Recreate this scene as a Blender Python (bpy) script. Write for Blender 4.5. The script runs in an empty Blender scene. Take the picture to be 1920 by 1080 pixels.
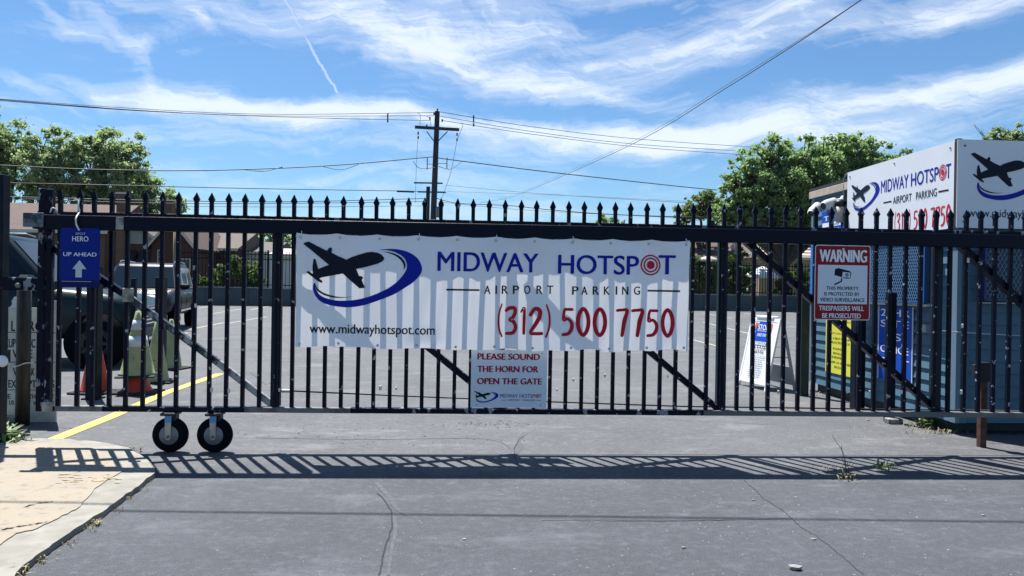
import bpy, bmesh, math, random
import numpy as np
from mathutils import Vector, Matrix
from mathutils.geometry import tessellate_polygon
random.seed(7); rng = np.random.default_rng(7)
S = bpy.context.scene; COL = S.collection
R = math.radians

# ------------------------------------------------------------------ camera
F = 1387.0
CAMP = Vector((0, 0, 1.35))
CM = Matrix.Rotation(R(-3.15), 3, 'Z') @ Matrix.Rotation(R(90 - .12), 3, 'X') @ Matrix.Rotation(R(.93), 3, 'Z')
cam = bpy.data.cameras.new('camera'); cam.sensor_width = 36; cam.lens = 36 * F / 1920
cam.clip_start = .05; cam.clip_end = 3000
co = bpy.data.objects.new('camera', cam); COL.objects.link(co)
co.matrix_world = Matrix.Translation(CAMP) @ CM.to_4x4(); S.camera = co
def ray(x, y): return CM @ Vector(((x - 960) / F, -(y - 540) / F, -1))
def gy(x, y, Y): d = ray(x, y); return CAMP + d * (Y / d.y)
def gx(x, y, X): d = ray(x, y); return CAMP + d * (X / d.x)
def gg(x, y, z=0.): d = ray(x, y); return CAMP + d * ((z - 1.35) / d.z)

# ------------------------------------------------------------------ light
SUNDIR = Vector((.225, -.385, -1)).normalized()
sl = bpy.data.lights.new('sun', 'SUN'); sl.energy = 5.0; sl.angle = R(.53); sl.color = (1, .97, .93)
so = bpy.data.objects.new('sun', sl); COL.objects.link(so); so.location = (-8, 14, 30)
so.rotation_euler = SUNDIR.to_track_quat('-Z', 'Y').to_euler()
S.view_settings.view_transform = 'Standard'; S.view_settings.look = 'None'
S.view_settings.exposure = 1.08; S.view_settings.gamma = 1; S.view_settings.use_curve_mapping = False
W = bpy.data.worlds.new('World'); S.world = W; W.use_nodes = True
nt = W.node_tree; nt.nodes.clear()
def N(t, **k):
    n = nt.nodes.new(t)
    for a, b in k.items(): setattr(n, a, b)
    return n
def setin(n, i, v):
    if isinstance(v, (int, float)): n.inputs[i].default_value = v
    else: nt.links.new(v, n.inputs[i])
def MA(op, a, b=0., c=0., clamp=False):
    n = N('ShaderNodeMath', operation=op, use_clamp=clamp)
    setin(n, 0, a); setin(n, 1, b)
    if op in ('MULTIPLY_ADD', 'SMOOTH_MIN'): setin(n, 2, c)
    return n.outputs[0]
def SS(v, lo, hi):
    n = N('ShaderNodeMapRange', interpolation_type='SMOOTHSTEP'); setin(n, 0, v)
    n.inputs[1].default_value = lo; n.inputs[2].default_value = hi
    return n.outputs[0]
out = N('ShaderNodeOutputWorld'); bg = N('ShaderNodeBackground'); bg.inputs[1].default_value = .058
nt.links.new(bg.outputs[0], out.inputs[0])
sky = N('ShaderNodeTexSky', sky_type='NISHITA', sun_disc=False)
sky.sun_elevation = math.asin(-SUNDIR.z); sky.sun_rotation = math.atan2(-SUNDIR.x, -SUNDIR.y)
sky.altitude = 200; sky.air_density = 1.15; sky.dust_density = .3; sky.ozone_density = 3.2
tc = N('ShaderNodeTexCoord'); sp = N('ShaderNodeSeparateXYZ'); nt.links.new(tc.outputs['Generated'], sp.inputs[0])
dx, dy, dz = sp.outputs
az = MA('ARCTAN2', dx, dy)                      # radians right of +Y
el = MA('ARCSINE', dz)
zc = MA('ADD', MA('MAXIMUM', dz, 0.), .10)
cx = MA('DIVIDE', dx, zc); cy = MA('DIVIDE', dy, zc)
def noise(x, y, scale, det=6, rough=.6, dist=0., off=0.):
    cmb = N('ShaderNodeCombineXYZ'); setin(cmb, 0, x); setin(cmb, 1, y); cmb.inputs[2].default_value = off
    n = N('ShaderNodeTexNoise'); nt.links.new(cmb.outputs[0], n.inputs['Vector'])
    n.inputs['Scale'].default_value = scale; n.inputs['Detail'].default_value = det
    n.inputs['Roughness'].default_value = rough; n.inputs['Distortion'].default_value = dist
    return n.outputs[0]
# warp and shear so that the streaks fan a little to the right
w1 = noise(az, el, 3.0, 3, .5, 0, 4.)
w2 = noise(az, el, 9.0, 4, .6, 0, 9.)
elw = MA('ADD', el, MA('MULTIPLY', MA('SUBTRACT', w1, .5), .10))
elw = MA('ADD', elw, MA('MULTIPLY', MA('SUBTRACT', w2, .5), .035))
azw = MA('ADD', az, MA('MULTIPLY', MA('SUBTRACT', w2, .5), .14))
shear = MA('SUBTRACT', elw, MA('MULTIPLY', azw, .10))
shear2 = MA('ADD', elw, MA('MULTIPLY', azw, .22))
st1 = noise(MA('MULTIPLY', azw, 2.3), MA('MULTIPLY', shear, 15.), 1.6, 10, .66, .5, 1.)
st2 = noise(MA('MULTIPLY', azw, 5.), MA('MULTIPLY', shear2, 22.), 1.3, 10, .7, .3, 7.)
st3 = noise(MA('MULTIPLY', azw, 1.4), MA('MULTIPLY', shear, 5.), 1.9, 7, .55, .2, 3.)
streak = MA('ADD', MA('ADD', MA('MULTIPLY', st1, .52), MA('MULTIPLY', st2, .36)), MA('MULTIPLY', st3, .12))
def blob(px, py, rx, ry, tilt, amp):
    d = ray(px, py).normalized(); a0 = math.atan2(d.x, d.y); e0 = math.asin(d.z)
    u = MA('SUBTRACT', azw, a0); v = MA('SUBTRACT', elw, e0); c, s = math.cos(tilt), math.sin(tilt)
    uu = MA('DIVIDE', MA('ADD', MA('MULTIPLY', u, c), MA('MULTIPLY', v, s)), rx / F)
    vv = MA('DIVIDE', MA('SUBTRACT', MA('MULTIPLY', v, c), MA('MULTIPLY', u, s)), ry / F)
    r2 = MA('ADD', MA('MULTIPLY', uu, uu), MA('MULTIPLY', vv, vv))
    return MA('MULTIPLY', MA('EXPONENT', MA('MULTIPLY', r2, -1.)), amp)
bl = None
for b in [(560, 203, 300, 26, -.05, .52), (330, 185, 160, 18, -.05, .24), (880, 40, 300, 66, .05, .20), (930, 130, 330, 34, -.14, .27), (1350, 70, 420, 50, .14, .17),
          (1800, 20, 300, 34, .10, .20), (1150, 185, 220, 16, -.12, .20), (1080, 250, 260, 22, -.03, .34), (1350, 268, 300, 20, .02, .22), (1650, 205, 420, 28, .12, .30),
          (1850, 160, 200, 28, .08, .15), (100, 20, 70, 16, -.5, .30), (215, 65, 70, 18, -.8, .32), (370, 35, 50, 12, -.4, .22),
          (45, 150, 50, 12, -.3, .22), (250, 250, 300, 14, 0, .08), (560, 290, 400, 16, 0, .09), (480, 330, 300, 18, 0, .08),
          (1550, 270, 260, 26, 0, .12), (300, 110, 300, 60, 0, -.14), (1650, 115, 260, 26, .05, -.17), (1250, 300, 300, 22, 0, -.06), (1050, 215, 180, 14, -.1, -.14),
          (560, 130, 180, 30, -.1, -.12), (1500, 150, 260, 26, .10, -.10), (1050, 320, 160, 30, 0, -.10)]:
    o = blob(*b); bl = o if bl is None else MA('ADD', bl, o)
dens = MA('ADD', MA('MULTIPLY_ADD', streak, 1.6, -.30), MA('MULTIPLY', bl, .80))
cl = SS(dens, .53, .86)
veil = SS(dens, .45, .70)
cl = MA('MAXIMUM', MA('MULTIPLY', cl, .84), MA('MULTIPLY', veil, .34))
# contrail: a thin great-circle streak, broken near its lower end
d1 = ray(524, -20).normalized(); d2 = ray(636, 184).normalized()
nrm = d1.cross(d2).normalized(); tan = (d2 - d1).normalized()
def dot(v): return MA('ADD', MA('ADD', MA('MULTIPLY', dx, v.x), MA('MULTIPLY', dy, v.y)), MA('MULTIPLY', dz, v.z))
along = dot(tan); a0 = d1.dot(tan); a1 = d2.dot(tan)
wob = MA('MULTIPLY', MA('SUBTRACT', noise(along, 0., 26., 4, .6), .5), .016)
dist = MA('ABSOLUTE', MA('ADD', dot(nrm), wob))
ct = MA('SUBTRACT', 1., SS(dist, .0003, .0026))
gate_ = MA('MULTIPLY', SS(along, a0 - .02, a0 + .01), MA('SUBTRACT', 1., SS(along, a1 - .008, a1)))
gap = SS(noise(along, 3., 34., 3, .6), .36, .50)
ct = MA('MULTIPLY', MA('MULTIPLY', MA('MULTIPLY', ct, gate_), MA('ADD', MA('MULTIPLY', gap, .75), .25)), .46)
cl = MA('MAXIMUM', cl, ct)
cl = MA('MULTIPLY', cl, SS(el, -.01, .06))
mx = N('ShaderNodeMix', data_type='RGBA'); setin(mx, 0, cl)
gam = N('ShaderNodeMix', data_type='RGBA', blend_type='MULTIPLY'); gam.inputs[0].default_value = 1
nt.links.new(sky.outputs[0], gam.inputs[6]); gam.inputs[7].default_value = (.66, .89, 1.08, 1)
nt.links.new(gam.outputs[2], mx.inputs[6])
mx.inputs[7].default_value = (7.9, 8.6, 9.6, 1)
nt.links.new(mx.outputs[2], bg.inputs[0])

# ------------------------------------------------------------------ materials
MATS = {}
def mat(name, col, rough=.6, metal=0., col2=None, scale=8., th=(.4, .6), bump=0., bscale=40., det=6, spec=.5, coat=0., stretch=None, col3=None, s3=2., th3=(.5, .7)):
    m = bpy.data.materials.new(name); m.use_nodes = True; t = m.node_tree; p = t.nodes['Principled BSDF']
    p.inputs['Base Color'].default_value = (*col, 1); p.inputs['Roughness'].default_value = rough
    p.inputs['Metallic'].default_value = metal; p.inputs['Specular IOR Level'].default_value = spec
    p.inputs['Coat Weight'].default_value = coat
    if col2 or bump or col3:
        tcn = t.nodes.new('ShaderNodeTexCoord'); mp = t.nodes.new('ShaderNodeMapping'); t.links.new(tcn.outputs['Object'], mp.inputs[0])
        gi = t.nodes.new('ShaderNodeNewGeometry')
        oi = t.nodes.new('ShaderNodeObjectInfo'); va = t.nodes.new('ShaderNodeVectorMath'); va.operation = 'ADD'
        sc = t.nodes.new('ShaderNodeVectorMath'); sc.operation = 'SCALE'; t.links.new(oi.outputs['Location'], va.inputs[1])
        t.links.new(mp.outputs[0], va.inputs[0]); vec = va.outputs[0]
        if stretch:
            sm = t.nodes.new('ShaderNodeVectorMath'); sm.operation = 'MULTIPLY'; sm.inputs[1].default_value = stretch
            t.links.new(vec, sm.inputs[0]); vec = sm.outputs[0]
    def nz(s, d):
        n = t.nodes.new('ShaderNodeTexNoise'); n.inputs['Scale'].default_value = s; n.inputs['Detail'].default_value = d
        t.links.new(vec, n.inputs['Vector']); return n.outputs[0]
    def mr(v, a, b):
        r = t.nodes.new('ShaderNodeMapRange'); r.inputs[1].default_value = a; r.inputs[2].default_value = b; t.links.new(v, r.inputs[0]); return r.outputs[0]
    src = None
    if col2:
        x = t.nodes.new('ShaderNodeMix'); x.data_type = 'RGBA'; t.links.new(mr(nz(scale, det), *th), x.inputs[0])
        x.inputs[6].default_value = (*col, 1); x.inputs[7].default_value = (*col2, 1); src = x.outputs[2]
    if col3:
        x = t.nodes.new('ShaderNodeMix'); x.data_type = 'RGBA'; t.links.new(mr(nz(s3, 8), *th3), x.inputs[0])
        x.inputs[6].default_value = (*col, 1); x.inputs[7].default_value = (*col3, 1)
        if src: t.links.new(src, x.inputs[6])
        src = x.outputs[2]
    if src: t.links.new(src, p.inputs['Base Color'])
    if bump:
        b = t.nodes.new('ShaderNodeBump'); b.inputs['Strength'].default_value = bump; b.inputs['Distance'].default_value = .01
        t.links.new(nz(bscale, 4), b.inputs['Height']); t.links.new(b.outputs[0], p.inputs['Normal'])
    MATS[name] = m; return m
NAVY = (.0010, .0030, .0140)
paint = mat('black_gate_paint', NAVY, .38, 0, (.30, .32, .35), 22, (.655, .675), .15, 60, spec=.14)
paint_top = mat('black_rail_paint', NAVY, .42, 0, (.25, .27, .30), 9, (.72, .735), .15, 60, spec=.14)
paint_peel = mat('peeling_gate_paint', NAVY, .45, 0, (.22, .24, .28), 16, (.60, .625), .3, 50, spec=.14, stretch=(1, 1, .5))
baremetal = mat('weathered_bare_metal', (0.16, 0.16, 0.16), .6, .2, (0.08, 0.08, 0.084), 14, (.4, .62), .2, 40)
silver = mat('weathered_silver_brace', (0.336, 0.344, 0.352), .45, .3, (0.12, 0.12, 0.128), 20, (.5, .62), .1, 40)  # weathered silver metal of the lowest brace section
farpaint = mat('far_fence_paint', (.004, .006, .012), .6, spec=.15)
bolpaint = mat('dark_post_paint', (.003, .007, .016), .5, 0, (.012, .02, .022), 6, (.5, .8), spec=.15)
rustpost = mat('rusty_post', (.085, .030, .018), .75, 0, (.035, .014, .010), 18, (.4, .65), .3, 60)
pipebrown = mat('weathered_brown_pipe', (.028, .027, .026), .55, .1, (.075, .068, .045), 7, (.45, .7), .1, 50, stretch=(3, 3, .5))
white_pl = mat('white_plastic', (.78, .79, .8), .45)
cream = mat('aged_white_board', (.74, .73, .64), .6, 0, (.60, .59, .52), 9, (.4, .7))
blue_sign = mat('blue_sign_face', (.001, .016, .21), .45, spec=.15)
blue_ring = mat('blue_sign_rings', (.002, .024, .26), .45, spec=.15)
sign_white = mat('white_lettering', (.78, .80, .82), .5)
sign_grey = mat('grey_arrow', (.50, .54, .56), .5)
ink_blue = mat('blue_print', (.004, .014, .30), .45, spec=.15)
ink_black = mat('black_print', (.006, .009, .022), .45, spec=.15)
ink_red = mat('red_print', (.50, .012, .03), .45, spec=.15)
ink_dkred = mat('dark_red_print', (.30, .008, .03), .5, spec=.15)
sign_red = mat('red_sign_field', (.24, .010, .018), .4, spec=.15)
sign_face = mat('pale_sign_face', (.62, .68, .74), .4, 0, (.56, .63, .70), 3, (.3, .7))
sign_face2 = mat('white_sign_face', (.72, .74, .77), .35, 0, (.66, .68, .72), 2.5, (.3, .7), .04, 5)
alu = mat('sign_edge', (.62, .64, .66), .4, .3)
yellow = mat('yellow_poster', (.72, .70, .06), .5)
ink_or = mat('orange_print', (.6, .16, .02), .5)
siding = mat('blue_grey_siding', (.062, .145, .205), .65, 0, (.052, .125, .18), 5, (.3, .7), .1, 70)
siding_dk = siding
trimm = mat('blue_grey_trim', (0.1152, 0.1872, 0.2448), .6)
skirt = mat('dark_skirt', (.018, .035, .045), .7, 0, (.03, .045, .05), 4, (.4, .7))
bluetrim = mat('bright_blue_frame', (.012, .16, .50), .45)
roofmat = mat('dark_roof_edge', (.02, .022, .025), .7)
fascia = mat('tan_fascia', (0.465, 0.375, 0.3), .7, 0, (0.375, 0.315, 0.2625), 7, (.4, .6))
wood = mat('utility_pole_wood', (.028, .034, .048), .85, 0, (.05, .054, .065), 3, (.4, .7), .3, 30, stretch=(6, 6, .6))
wirem = mat('cable_black', (.012, .014, .02), .6)
conc = mat('kerb_concrete', (0.262, 0.252, 0.212), .85, 0, (0.205, 0.195, 0.165), 6, (.35, .65), .5, 90, col3=(0.19, 0.18, 0.155), s3=9, th3=(.49, .66))
slab = mat('tan_sidewalk_concrete', (0.275, 0.235, 0.175), .85, 0, (0.25, 0.222, 0.178), 4, (.4, .6), .6, 70, col3=(0.204, 0.162, 0.114), s3=16, th3=(.55, .7))
wallc = mat('dark_lot_wall', (.055, .075, .085), .8, 0, (.04, .055, .065), 1.2, (.35, .65), .2, 20)
yellowline = mat('yellow_road_paint', (0.504, 0.392, 0.07), .7, 0, (0.434, 0.336, 0.084), 20, (.45, .62), .3, 150)
whiteline = mat('pale_stall_paint', (0.348, 0.336, 0.252), .7, 0, (0.216, 0.21, 0.174), 14, (.45, .6))
crackm = mat('crack_fill', (.016, .017, .020), .9)
tyre = mat('tyre_rubber', (.0035, .004, .008), .9, 0, None, bump=.2, bscale=90, spec=.12)
zinc = mat('zinc_caster_fork', (.42, .41, .36), .42, .55, (.30, .29, .24), 14, (.4, .7))
ltblue = mat('blue_tape', (.08, .27, .48), .5)
rimm = mat('grey_rim', (.16, .18, .20), .4, .4)
darkmetal = mat('dark_metal', (.012, .015, .022), .5, .3)
orange = mat('orange_cone', (0.36, 0.030, 0.0124), .55, 0, (0.336, 0.032, 0.016), 7, (.4, .7))
lime = mat('faded_lime_cone', (0.294, 0.329, 0.154), .6, 0, (0.231, 0.259, 0.126), 9, (.45, .7), col3=(0.07, 0.07, 0.035), s3=22, th3=(.66, .72))
reflect = mat('reflective_band', (.55, .60, .66), .5, 0, (.42, .46, .5), 14, (.4, .7))
conebase = mat('black_rubber_base', (.010, .011, .014), .75)
carg = mat('dark_green_car_paint', (.003, .015, .020), .35, .0, coat=.15, spec=.25)
carp = mat('dark_purple_car_paint', (.004, .004, .012), .4, .0, coat=.05, spec=.15)
glass = mat('car_glass', (.006, .016, .026), .12, 0., spec=.16)
chrome = mat('chrome', (.75, .76, .78), .12, 1.)
plast = mat('black_plastic', (.010, .011, .013), .5)
lens = mat('headlight_lens', (.30, .36, .42), .08, .3)
brown_roof = mat('brown_shingles', (0.09, 0.05625, 0.04725), .85, 0, (0.072, 0.045, 0.03825), 2.5, (.35, .65), .6, 9)
grey_roof = mat('grey_shingles', (0.0945, 0.0855, 0.081), .85, 0, (0.0765, 0.0675, 0.06522), 2.5, (.35, .65), .6, 9)
pink_roof = mat('pink_metal_roof', (0.465, 0.345, 0.315), .6)
brick = mat('brown_brick', (.14, .085, .055), .85, 0, (.10, .055, .04), 14, (.4, .6))
redbrick = mat('dark_red_brick', (.085, .032, .030), .85, 0, (.065, .026, .026), 12, (.4, .6))
palewall = mat('pale_green_siding', (0.4, 0.48, 0.448), .7)
tanwall = mat('tan_wall', (0.336, 0.272, 0.176), .8)
whitewall = mat('white_boards', (0.528, 0.528, 0.544), .7)
wtrim = mat('pale_house_trim', (.50, .47, .43), .7)
hglass = mat('house_glass', (.02, .03, .04), .15)
awn = mat('dark_awning', (.03, .03, .035), .7)
stone = mat('pale_pebble', (0.35, 0.336, 0.315), .9, 0, (0.14, 0.14, 0.14), 5, (.3, .7))
debrism = mat('dark_pebble', (.06, .06, .06), .9)
dirt = mat('gritty_soil', (0.168, 0.14, 0.098), .95, 0, (0.112, 0.098, 0.07), 20, (.4, .6), .8, 60)
weedm = mat('weed_leaf', (.07, .13, .03), .6, 0, (.13, .17, .05), 6, (.4, .6))
straw = mat('dry_grass', (.30, .26, .12), .8, 0, (.18, .14, .07), 6, (.4, .6))
bark = mat('bark', (.045, .035, .03), .9, 0, (.08, .065, .055), 9, (.4, .7), .4, 20)
grassfar = mat('far_ground', (0.049, 0.063, 0.0245), .95, 0, (0.084, 0.077, 0.042), .6, (.4, .6))
ivory = mat('camera_shell', (.46, .47, .48), .35)
beige = mat('beige_lamp_shade', (.34, .32, .25), .5)
steel = mat('grey_conduit', (.16, .18, .20), .5, .4)

def leafmat(name, c1, c2, transl=.35):
    m = bpy.data.materials.new(name); m.use_nodes = True; t = m.node_tree; t.nodes.clear()
    o = t.nodes.new('ShaderNodeOutputMaterial'); ms = t.nodes.new('ShaderNodeMixShader'); ms.inputs[0].default_value = transl
    pb = t.nodes.new('ShaderNodeBsdfPrincipled'); pb.inputs['Roughness'].default_value = .55; pb.inputs['Specular IOR Level'].default_value = .35
    tb = t.nodes.new('ShaderNodeBsdfTranslucent'); g = t.nodes.new('ShaderNodeTexCoord')
    n = t.nodes.new('ShaderNodeTexNoise'); n.inputs['Scale'].default_value = 1.1; n.inputs['Detail'].default_value = 8; n.inputs['Roughness'].default_value = .8
    t.links.new(g.outputs['Object'], n.inputs['Vector'])
    r = t.nodes.new('ShaderNodeMapRange'); r.inputs[1].default_value = .35; r.inputs[2].default_value = .65; t.links.new(n.outputs[0], r.inputs[0])
    x = t.nodes.new('ShaderNodeMix'); x.data_type = 'RGBA'; x.inputs[6].default_value = (*c1, 1); x.inputs[7].default_value = (*c2, 1)
    t.links.new(r.outputs[0], x.inputs[0]); t.links.new(x.outputs[2], pb.inputs['Base Color'])
    x2 = t.nodes.new('ShaderNodeMix'); x2.data_type = 'RGBA'; x2.blend_type = 'MULTIPLY'; x2.inputs[0].default_value = 1; x2.inputs[7].default_value = (1.15, 1.3, .75, 1)
    t.links.new(x.outputs[2], x2.inputs[6]); t.links.new(x2.outputs[2], tb.inputs[0])
    t.links.new(pb.outputs[0], ms.inputs[1]); t.links.new(tb.outputs[0], ms.inputs[2]); t.links.new(ms.outputs[0], o.inputs[0])
    return m
leaf_dk = leafmat('maple_leaves', (.17, .25, .15), (.30, .38, .21), .6)
leaf_mid = leafmat('locust_leaves', (.22, .28, .205), (.36, .41, .28), .6)
leaf_lt = leafmat('pale_leaves', (.15, .19, .08), (.24, .28, .12), .42)
leaf_sh = leafmat('shrub_leaves', (.07, .13, .03), (.17, .23, .07))

# asphalt
def asphalt():
    m = bpy.data.materials.new('asphalt'); m.use_nodes = True; t = m.node_tree; p = t.nodes['Principled BSDF']
    g = t.nodes.new('ShaderNodeTexCoord').outputs['Object']
    def nz(s, d=6, r=.55, st=None):
        n = t.nodes.new('ShaderNodeTexNoise'); n.inputs['Scale'].default_value = s; n.inputs['Detail'].default_value = d; n.inputs['Roughness'].default_value = r
        if st:
            v = t.nodes.new('ShaderNodeVectorMath'); v.operation = 'MULTIPLY'; v.inputs[1].default_value = st; t.links.new(g, v.inputs[0]); t.links.new(v.outputs[0], n.inputs['Vector'])
        else: t.links.new(g, n.inputs['Vector'])
        return n.outputs[0]
    def mr(v, a, b, c=0., d=1.):
        r = t.nodes.new('ShaderNodeMapRange'); r.inputs[1].default_value = a; r.inputs[2].default_value = b; r.inputs[3].default_value = c; r.inputs[4].default_value = d
        t.links.new(v, r.inputs[0]); return r.outputs[0]
    def mixc(f, a, b, bt='MIX'):
        x = t.nodes.new('ShaderNodeMix'); x.data_type = 'RGBA'; x.blend_type = bt
        if isinstance(f, float): x.inputs[0].default_value = f
        else: t.links.new(f, x.inputs[0])
        for i, v in ((6, a), (7, b)):
            if isinstance(v, tuple): x.inputs[i].default_value = (*v, 1)
            else: t.links.new(v, x.inputs[i])
        return x.outputs[2]
    c = mixc(mr(nz(.55, 8, .65), .35, .68), (.046, .052, .062), (.098, .105, .116))
    c = mixc(mr(nz(2.6, 8, .7, (.85, 1.1, 1)), .54, .78), c, (.150, .157, .168))
    c = mixc(mr(nz(34, 4, .8), .3, .72), mixc(.7, c, (.022, .023, .026)), c)
    c = mixc(mr(nz(14, 6, .75, (1, 1.3, 1)), .50, .66), c, mixc(.35, c, (.20, .20, .205)))
    c = mixc(mr(nz(9, 7, .8), .50, .36), c, mixc(.4, c, (.035, .037, .042)))
    c = mixc(mr(nz(.9, 9, .75, (1, 2.2, 1)), .54, .66), c, mixc(.5, c, (.19, .195, .20)))
    c = mixc(mr(nz(.42, 4, .6), .56, .66), c, mixc(.55, c, (.035, .040, .050)))
    c = mixc(mr(nz(3.1, 9, .8), .60, .68), c, mixc(.5, c, (.20, .205, .21)))
    c = mixc(mr(nz(150, 3, .8), .42, .72), c, mixc(.55, c, (.26, .255, .245)))
    vo = t.nodes.new('ShaderNodeTexVoronoi'); vo.inputs['Scale'].default_value = 38; t.links.new(g, vo.inputs['Vector'])
    sp_ = mr(vo.outputs['Distance'], .07, .11, 1, 0)
    sepc = t.nodes.new('ShaderNodeSeparateColor'); t.links.new(vo.outputs['Color'], sepc.inputs[0])
    pick = mr(sepc.outputs[0], .86, .88); mm = t.nodes.new('ShaderNodeMath'); mm.operation = 'MULTIPLY'; t.links.new(sp_, mm.inputs[0]); t.links.new(pick, mm.inputs[1])
    c = mixc(mm.outputs[0], c, (.30, .30, .30))
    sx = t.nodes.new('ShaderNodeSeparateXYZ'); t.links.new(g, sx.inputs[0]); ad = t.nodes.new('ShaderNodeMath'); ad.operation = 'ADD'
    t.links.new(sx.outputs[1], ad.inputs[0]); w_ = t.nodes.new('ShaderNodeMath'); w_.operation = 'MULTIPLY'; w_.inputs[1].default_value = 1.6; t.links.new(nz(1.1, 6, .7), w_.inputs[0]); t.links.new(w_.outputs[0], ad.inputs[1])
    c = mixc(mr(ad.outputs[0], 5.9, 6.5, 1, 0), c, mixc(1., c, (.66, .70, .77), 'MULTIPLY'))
    t.links.new(c, p.inputs['Base Color']); p.inputs['Roughness'].default_value = .8; p.inputs['Specular IOR Level'].default_value = .35
    b = t.nodes.new('ShaderNodeBump'); b.inputs['Strength'].default_value = .8; b.inputs['Distance'].default_value = .006
    t.links.new(nz(120, 5, .7), b.inputs['Height']); t.links.new(b.outputs[0], p.inputs['Normal'])
    return m
asph = asphalt()

def bannermat():
    m = bpy.data.materials.new('banner_vinyl'); m.use_nodes = True; t = m.node_tree; t.nodes.clear()
    o = t.nodes.new('ShaderNodeOutputMaterial'); ms = t.nodes.new('ShaderNodeMixShader'); ms.inputs[0].default_value = .25
    pb = t.nodes.new('ShaderNodeBsdfPrincipled'); pb.inputs['Base Color'].default_value = (.92, .94, .98, 1); pb.inputs['Roughness'].default_value = .4
    tb = t.nodes.new('ShaderNodeBsdfTranslucent'); tb.inputs[0].default_value = (.92, .89, .86, 1)
    t.links.new(pb.outputs[0], ms.inputs[1]); t.links.new(tb.outputs[0], ms.inputs[2]); t.links.new(ms.outputs[0], o.inputs[0])
    return m
banner_m = bannermat()

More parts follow.
